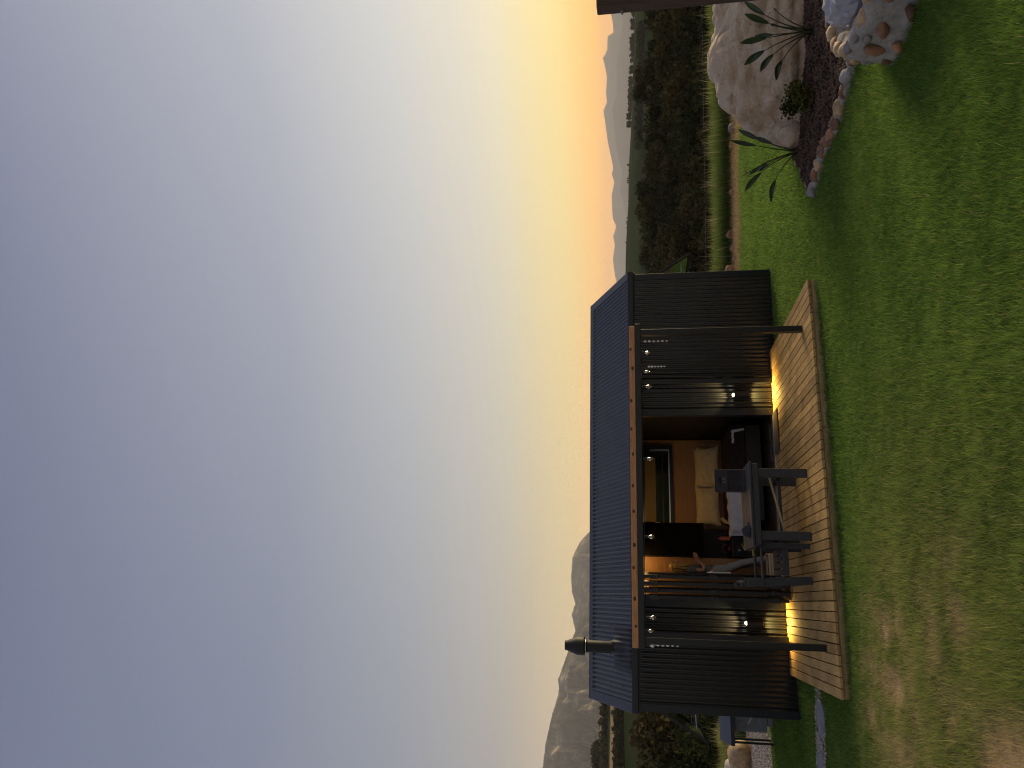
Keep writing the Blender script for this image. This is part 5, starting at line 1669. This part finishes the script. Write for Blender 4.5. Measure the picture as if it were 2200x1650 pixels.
# ---------------------------------------------------------------- tall timber post at the right edge of the view
po = tag(empty('timber_post', (2.885, 5.75, gz(2.885, 5.75))), 'tall dark timber post with bolts at the right edge of the view', 'post')
zt = 2.515 - gz(2.885, 5.75)
MB().box(-.07, .07, -.07, .07, -.1, zt).build('shaft', M['post'], po, bevel=.008)
MB().lathe([(.016, 0), (.016, .010), (.010, .012), (.010, .03)], 6, (0, 0, 0), Matrix.Translation((-.02, -.07, zt - .25)) @ Matrix.Rotation(math.pi / 2, 4, 'X')).build('bolt', M['zinc'], po)
MB().lathe([(.016, 0), (.016, .010), (.010, .012), (.008, .03)], 6, (0, 0, 0), Matrix.Translation((-.07, .02, zt - .19)) @ Matrix.Rotation(-math.pi / 2, 4, 'Y')).build('bolt', M['zinc'], po)

# ================================================================ TREES AND FIELDS BEYOND
def tree_meshes(seed, h, rad, cols, n=7000, leaf=.22, kind='round'):
    g = random.Random(seed)
    cs_, rs_ = [], []
    k = 30
    for i in range(k):
        z = h * g.uniform(.22, .95)
        f_ = 1 - abs((z / h - .5) / .55) ** 2.2 if kind == 'round' else (1.05 - z / h)
        rr_ = rad * max(.12, f_) * math.sqrt(g.random()) * .8
        a = g.uniform(0, 6.28)
        s = rad * g.uniform(.20, .38) * (.75 if z > .8 * h else 1)
        cs_.append((rr_ * math.cos(a), rr_ * math.sin(a), z)); rs_.append((s, s, s * g.uniform(.7, 1.0)))
    cs_.append((0, 0, h * .45)); rs_.append((rad * .55, rad * .55, h * .30))
    v, f, c = leaf_cloud(cs_, rs_, n, leaf, cols, seed=seed, shell=.6)
    cm = np_mesh('crown', v, f, M['leaf'], c)
    mb = MB()
    mb.tube([(0, 0, -.6), (.05 * rad, 0, h * .25), (-.03 * rad, .05 * rad, h * .5), (0, 0, h * .85)], [rad * .10, rad * .075, rad * .05, rad * .012], 8)
    for i in range(7):
        a = g.uniform(0, 6.28); z = h * g.uniform(.25, .6); q = cs_[i * 3]
        mb.tube([(0, 0, z), (q[0] * .5, q[1] * .5, (z + q[2]) / 2), q], [rad * .04, rad * .028, rad * .008], 6)
    return cm, mb.mesh('trunk', M['bark'], True)


DARK = [(.026, .028, .013), (.046, .042, .019), (.038, .043, .018), (.062, .053, .024)]
OLIVE = [(.054, .046, .020), (.072, .060, .026), (.040, .038, .018)]
GREEN = [(.026, .034, .013), (.042, .050, .018), (.034, .040, .016)]
TREES = [tree_meshes(31, 8.2, 4.2, DARK), tree_meshes(32, 9.4, 3.9, OLIVE), tree_meshes(33, 7.4, 4.4, DARK), tree_meshes(34, 11.5, 4.0, DARK), tree_meshes(35, 10.5, 3.2, GREEN, kind='cone'), tree_meshes(36, 9.5, 5.0, GREEN, n=9000)]


def tree(az, r, k, s, label, group, rz=0.0, name='tree', sink=0.0):
    a = math.radians(az)
    x, y = r * math.sin(a), r * math.cos(a)
    t = tag(empty(name, (x, y, gz(x, y) - sink), rz), label, 'tree', group)
    t.scale = (s, s, s)
    cm, tm = TREES[k]
    link('crown', cm, t); link('trunk', tm, t)


G1 = 'trees of the dark belt in the valley'
ORD = 'first second third fourth fifth sixth seventh eighth ninth tenth eleventh twelfth thirteenth fourteenth fifteenth sixteenth seventeenth eighteenth'.split()
cnt = {}
i = 0
for r, a0, a1, step, top in ((56, 7.6, 29.5, 2.5, -2.0), (68, 6.8, 30.2, 2.7, -1.4), (84, 8.0, 29.5, 2.4, -0.9), (104, 7.0, 29.5, 2.1, -0.5), (128, 7.5, 29.5, 1.9, -0.2)):
    az = a0
    while az < a1:
        x, y = r * math.sin(math.radians(az)), r * math.cos(math.radians(az))
        k = random.choice((0, 0, 1, 2, 2))
        h = (8.2, 9.4, 7.4)[k]
        s = (top + random.uniform(-.9, .7) - gz(x, y)) / h
        row_ = {56: 'front', 68: 'second', 84: 'third', 104: 'fourth', 128: 'rearmost'}[r]
        cnt[r] = cnt.get(r, 0) + 1
        lb = '%s round dark tree right of the cabin in the %s row of the valley belt' % (ORD[cnt[r] - 1], row_)
        tree(az + random.uniform(-.5, .5), r + random.uniform(-4, 4), k, s, lb, G1, random.uniform(0, 6))
        az += step * random.uniform(.8, 1.2)
for az, r, k, ztop, lb in ((20.4, 118, 3, 2.2, 'tall rounded tree rising above the valley belt to the foot of the far range'), (21.9, 120, 0, 1.4, 'broad dark tree right of the tallest tree of the belt'), (25.6, 105, 3, .6, 'tall dark tree nearest the timber post'), (23.7, 110, 4, .2, 'slender dark tree with a bare top right in the belt'),
                           (17.2, 112, 4, .7, 'slender tree standing alone before the green field'), (13.8, 108, 3, 2.0, 'tall dark tree in the middle right of the belt'), (12.6, 112, 0, 1.5, 'round dark tree beside the tall tree nearest the roof'), (9.2, 116, 3, 1.6, 'tall dark tree just right of the cabin roof'), (10.4, 112, 2, .9, 'low round tree just right of the cabin roof'), (18.8, 115, 2, .9, 'low round tree left of the tallest tree of the belt'), (15.6, 118, 4, .4, 'pointed tree before the vineyard strip')):
    x, y = r * math.sin(math.radians(az)), r * math.cos(math.radians(az))
    h = (8.2, 9.4, 7.4, 11.5, 10.5, 9.5)[k]
    tree(az, r, k, (ztop - gz(x, y)) / h, lb, 'taller trees rising out of the valley belt', az)
for az, r, k, ztop, lb in ((-24.2, 44, 5, .2, 'green leafy tree left of the cabin nearest the wall'), (-26.4, 40, 5, .6, 'large green tree at the left edge of the view'), (-25.2, 62, 0, 2.4, 'dark tree standing behind the two green trees left of the cabin'), (-27.6, 66, 3, 2.9, 'tall dark tree at the far left behind the green trees'), (-23.2, 72, 0, 1.9, 'dark tree half hidden by the cabin corner'), (-29.2, 46, 5, 1.0, 'green tree beyond the left edge of the view'), (-22.0, 56, 2, .6, 'low dark tree close behind the cabin corner')):
    x, y = r * math.sin(math.radians(az)), r * math.cos(math.radians(az))
    h = (8.2, 9.4, 7.4, 11.5, 10.5, 9.5)[k]
    tree(az, r, k, (ztop - gz(x, y)) / h, lb, 'trees left of the cabin', az)

# hedgerows and windbreaks kilometres off: a mass, as one cannot tell the trees apart
v_, f_, c_, k0 = [], [], [], 0
def far_row(az0, az1, r0, r1, n, h):
    global k0
    for q in range(n):
        s = random.random()
        az, r = math.radians(az0 + (az1 - az0) * s), r0 + (r1 - r0) * s + random.uniform(-6, 6)
        x, y = r * math.sin(az), r * math.cos(az)
        hh_ = h * random.uniform(.5, 1.2)
        v, f, c = leaf_cloud([(x, y, gz(x, y) + hh_ * .55)], [(hh_ * .42, hh_ * .42, hh_ * .55)], 60, hh_ * .22, DARK, seed=q + k0)
        v_.append(v); f_.append(f + k0); c_.append(c); k0 += len(v)


far_row(17.0, 25.2, 640, 660, 110, 5)
far_row(18.5, 25.5, 1150, 1190, 100, 6)
far_row(8.6, 17, 1180, 1180, 14, 3)
far_row(24.8, 28, 1180, 1180, 40, 5)
far_row(8.5, 28, 210, 200, 150, 5.5)
far_row(8.5, 28, 250, 260, 150, 5)
far_row(9, 16, 420, 360, 70, 7)
far_row(13, 27, 300, 290, 80, 6)
far_row(-30, -21, 475, 505, 120, 4)
far_row(-30, -21, 330, 350, 120, 3.5)
far_row(-30, -25.5, 640, 620, 60, 6)
tag(link('distant_trees', np_mesh('distant_trees', np.concatenate(v_), np.concatenate(f_), M['leaf'], np.concatenate(c_))), 'far hedgerows and windbreaks between the valley fields', 'trees', kind='stuff')

# wires across the slope
for k, (z0, z1, lb) in enumerate(((-.86, -.95, 'highest of the three thin wires crossing before the tree belt'), (-1.46, -1.62, 'middle one of the three thin wires crossing before the tree belt'), (-1.72, -1.86, 'lowest of the three thin wires crossing before the tree belt'))):
    mb = MB()
    pts = []
    for q in range(25):
        s = q / 24
        x = -22 + 46 * s
        pts.append((x, 37 - .05 * x, z0 + (z1 - z0) * s - .5 * math.sin(math.pi * s) ** 2 * .3))
    mb.tube(pts, .008, 5)
    tag(mb.build('overhead_wire', M['wire']), lb, 'wire', 'wires before the tree belt')


# ================================================================ GRASS
def blades(name, x, y, ln, wd, lean, tint, label, mt=M['grass'], cat='grass', base=None):
    n = len(x)
    z = ground(x, y) - .004 if base is None else base
    a = rng.uniform(0, 2 * np.pi, n)                 # facing
    b = rng.uniform(0, 2 * np.pi, n)                 # lean direction
    ux, uy = np.cos(a) * wd / 2, np.sin(a) * wd / 2
    tip = np.stack([x + np.cos(b) * lean * ln, y + np.sin(b) * lean * ln, z + ln * np.sqrt(np.clip(1 - lean ** 2, .1, 1))], -1)
    v = np.stack([np.stack([x - ux, y - uy, z], -1), np.stack([x + ux, y + uy, z], -1), tip], 1).reshape(-1, 3)
    f = np.arange(n * 3).reshape(-1, 3)
    t = np.repeat(tint[:, None, :], 3, 1)
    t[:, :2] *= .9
    return tag(link(name, np_mesh(name, v, f, mt, t.reshape(-1, 3))), label, cat, kind='stuff')


def clear_of_things(x, y):
    e = (x - OX) * EX[0] + (y - OY) * EX[1]; n = (x - OX) * NX[0] + (y - OY) * NX[1]
    k = ~((e > D0 + .02) & (e < D1 - .02) & (n > -DN + .03) & (n < 0.1))
    k &= ~((e > .02) & (e < LEN - .02) & (n > .03) & (n < WID))
    k &= ~in_poly(x, y, bed_poly)
    k &= np.hypot(x - PX, y - PY) > PR * 1.0
    k &= ~((e < -.75) & (e > -3.6) & (n > 2.95) & (n < 6.6))
    k &= ~((x < -4.28) & (x > -5.65) & (y > 10.42) & (y < 10.82))
    return k


NBL = 900000
r = 2.7 + 16.6 * rng.random(NBL) ** 1.05
az = np.radians(rng.uniform(-35, 35, NBL))
x, y = r * np.sin(az), r * np.cos(az)
k = clear_of_things(x, y) & (y < 19.2)
d = dryness(x, y)
k &= rng.random(NBL) > d * .5
x, y, r, d = x[k], y[k], r[k], d[k]
clump = wob(x, y, .13, 8, o=2) * .34 + wob(x, y, .33, 8, o=25) * .33 + wob(x, y, 1.3, o=14) * .33
wild = sstep(1.5, -2.5, x) * sstep(9.2, 6.5, y)
ln = (.040 + .024 * clump * (1 + wild) + .016 * wild + rng.gamma(2.0, .007, len(x))) * (1 - .35 * d)
ln = np.clip(ln, .012, .14)
e_ = (x - OX) * EX[0] + (y - OY) * EX[1]; n_ = (x - OX) * NX[0] + (y - OY) * NX[1]
rim = np.maximum(np.maximum(D0 - e_, e_ - D1), np.maximum(-DN - n_, n_ - 0.0))            # distance outside the deck
rim = np.minimum(rim, np.abs(np.hypot(x - PX, y - PY) - PR * 1.02))
ln = ln * (1 + .45 * np.exp(-(np.clip(rim, 0, None) / .07) ** 2) * (.5 + rng.random(len(x))))   # the mower misses the edges
ln = np.where(rng.random(len(x)) < .004 + .008 * wild, ln * 2.0, ln)
wd = .0042 * (r / 5) ** .65 * rng.uniform(.7, 1.3, len(x))
lean = np.clip(rng.normal(.50, .2, len(x)), 0, .95)
mix = np.clip(.5 + .75 * clump + rng.normal(0, .2, len(x)), 0, 1)[:, None]
tint = np.array((.074, .160, .024)) * (1 - mix) + np.array((.200, .320, .056)) * mix
left_ = sstep(1.2, -2.6, x)[:, None] * sstep(9.8, 6.5, y)[:, None]
tint = tint * (1 - .55 * left_) + np.array((.31, .315, .095)) * .55 * left_
dd = np.clip(d[:, None] * 1.3 + (rng.random((len(x), 1)) < .035 + .10 * left_) * .7, 0, 1)
tint = tint * (1 - dd) + np.array((.50, .39, .20)) * dd
tint *= rng.uniform(.7, 1.3, (len(x), 1)) * (1 + .22 * sstep(10.5, 13, y) * sstep(.5, 2.5, x))[:, None]  # far right lawn tinted lighter in place of stronger sunlight
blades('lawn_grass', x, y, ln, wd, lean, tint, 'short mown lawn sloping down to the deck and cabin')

# dry straw strip and tall grass at the edge of the slope
n = 60000
x, y = rng.uniform(-13, 13, n), rng.uniform(17.0, 20.4, n)
k = clear_of_things(x, y)
x, y = x[k], y[k]
dr = dryness(x, y) > .3
x, y = x[dr], y[dr]
t = np.array((.46, .33, .16)) * rng.uniform(.5, 1.3, (len(x), 1))
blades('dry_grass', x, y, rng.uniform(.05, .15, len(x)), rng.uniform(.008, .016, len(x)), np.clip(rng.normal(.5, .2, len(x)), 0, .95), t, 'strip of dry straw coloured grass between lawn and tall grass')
n = 120000
x, y = rng.uniform(-14, 14, n), 19.3 + 2.6 * rng.random(n) + 0 * rng.random(n)
y = np.where(x < -3, y - 1.2 * rng.random(n), y)
k = clear_of_things(x, y)
x, y = x[k], y[k]
cl_ = wob(x, y, 1.1, o=6)
ln = (.36 + .10 * cl_ + rng.uniform(-.10, .16, len(x)))
mix = np.clip(.5 + .5 * cl_ + rng.normal(0, .2, len(x)), 0, 1)[:, None]
t = np.array((.070, .125, .026)) * (1 - mix) + np.array((.17, .215, .052)) * mix
lf = sstep(-4, -7, x)[:, None]
t = t * (1 - .5 * lf) + np.array((.25, .24, .08)) * .5 * lf
stalk = rng.random((len(x), 1)) < .02
t = np.where(stalk, np.array((.34, .30, .18)), t) * rng.uniform(.7, 1.3, (len(x), 1))
ln = np.where(stalk[:, 0], ln * 1.5, ln)
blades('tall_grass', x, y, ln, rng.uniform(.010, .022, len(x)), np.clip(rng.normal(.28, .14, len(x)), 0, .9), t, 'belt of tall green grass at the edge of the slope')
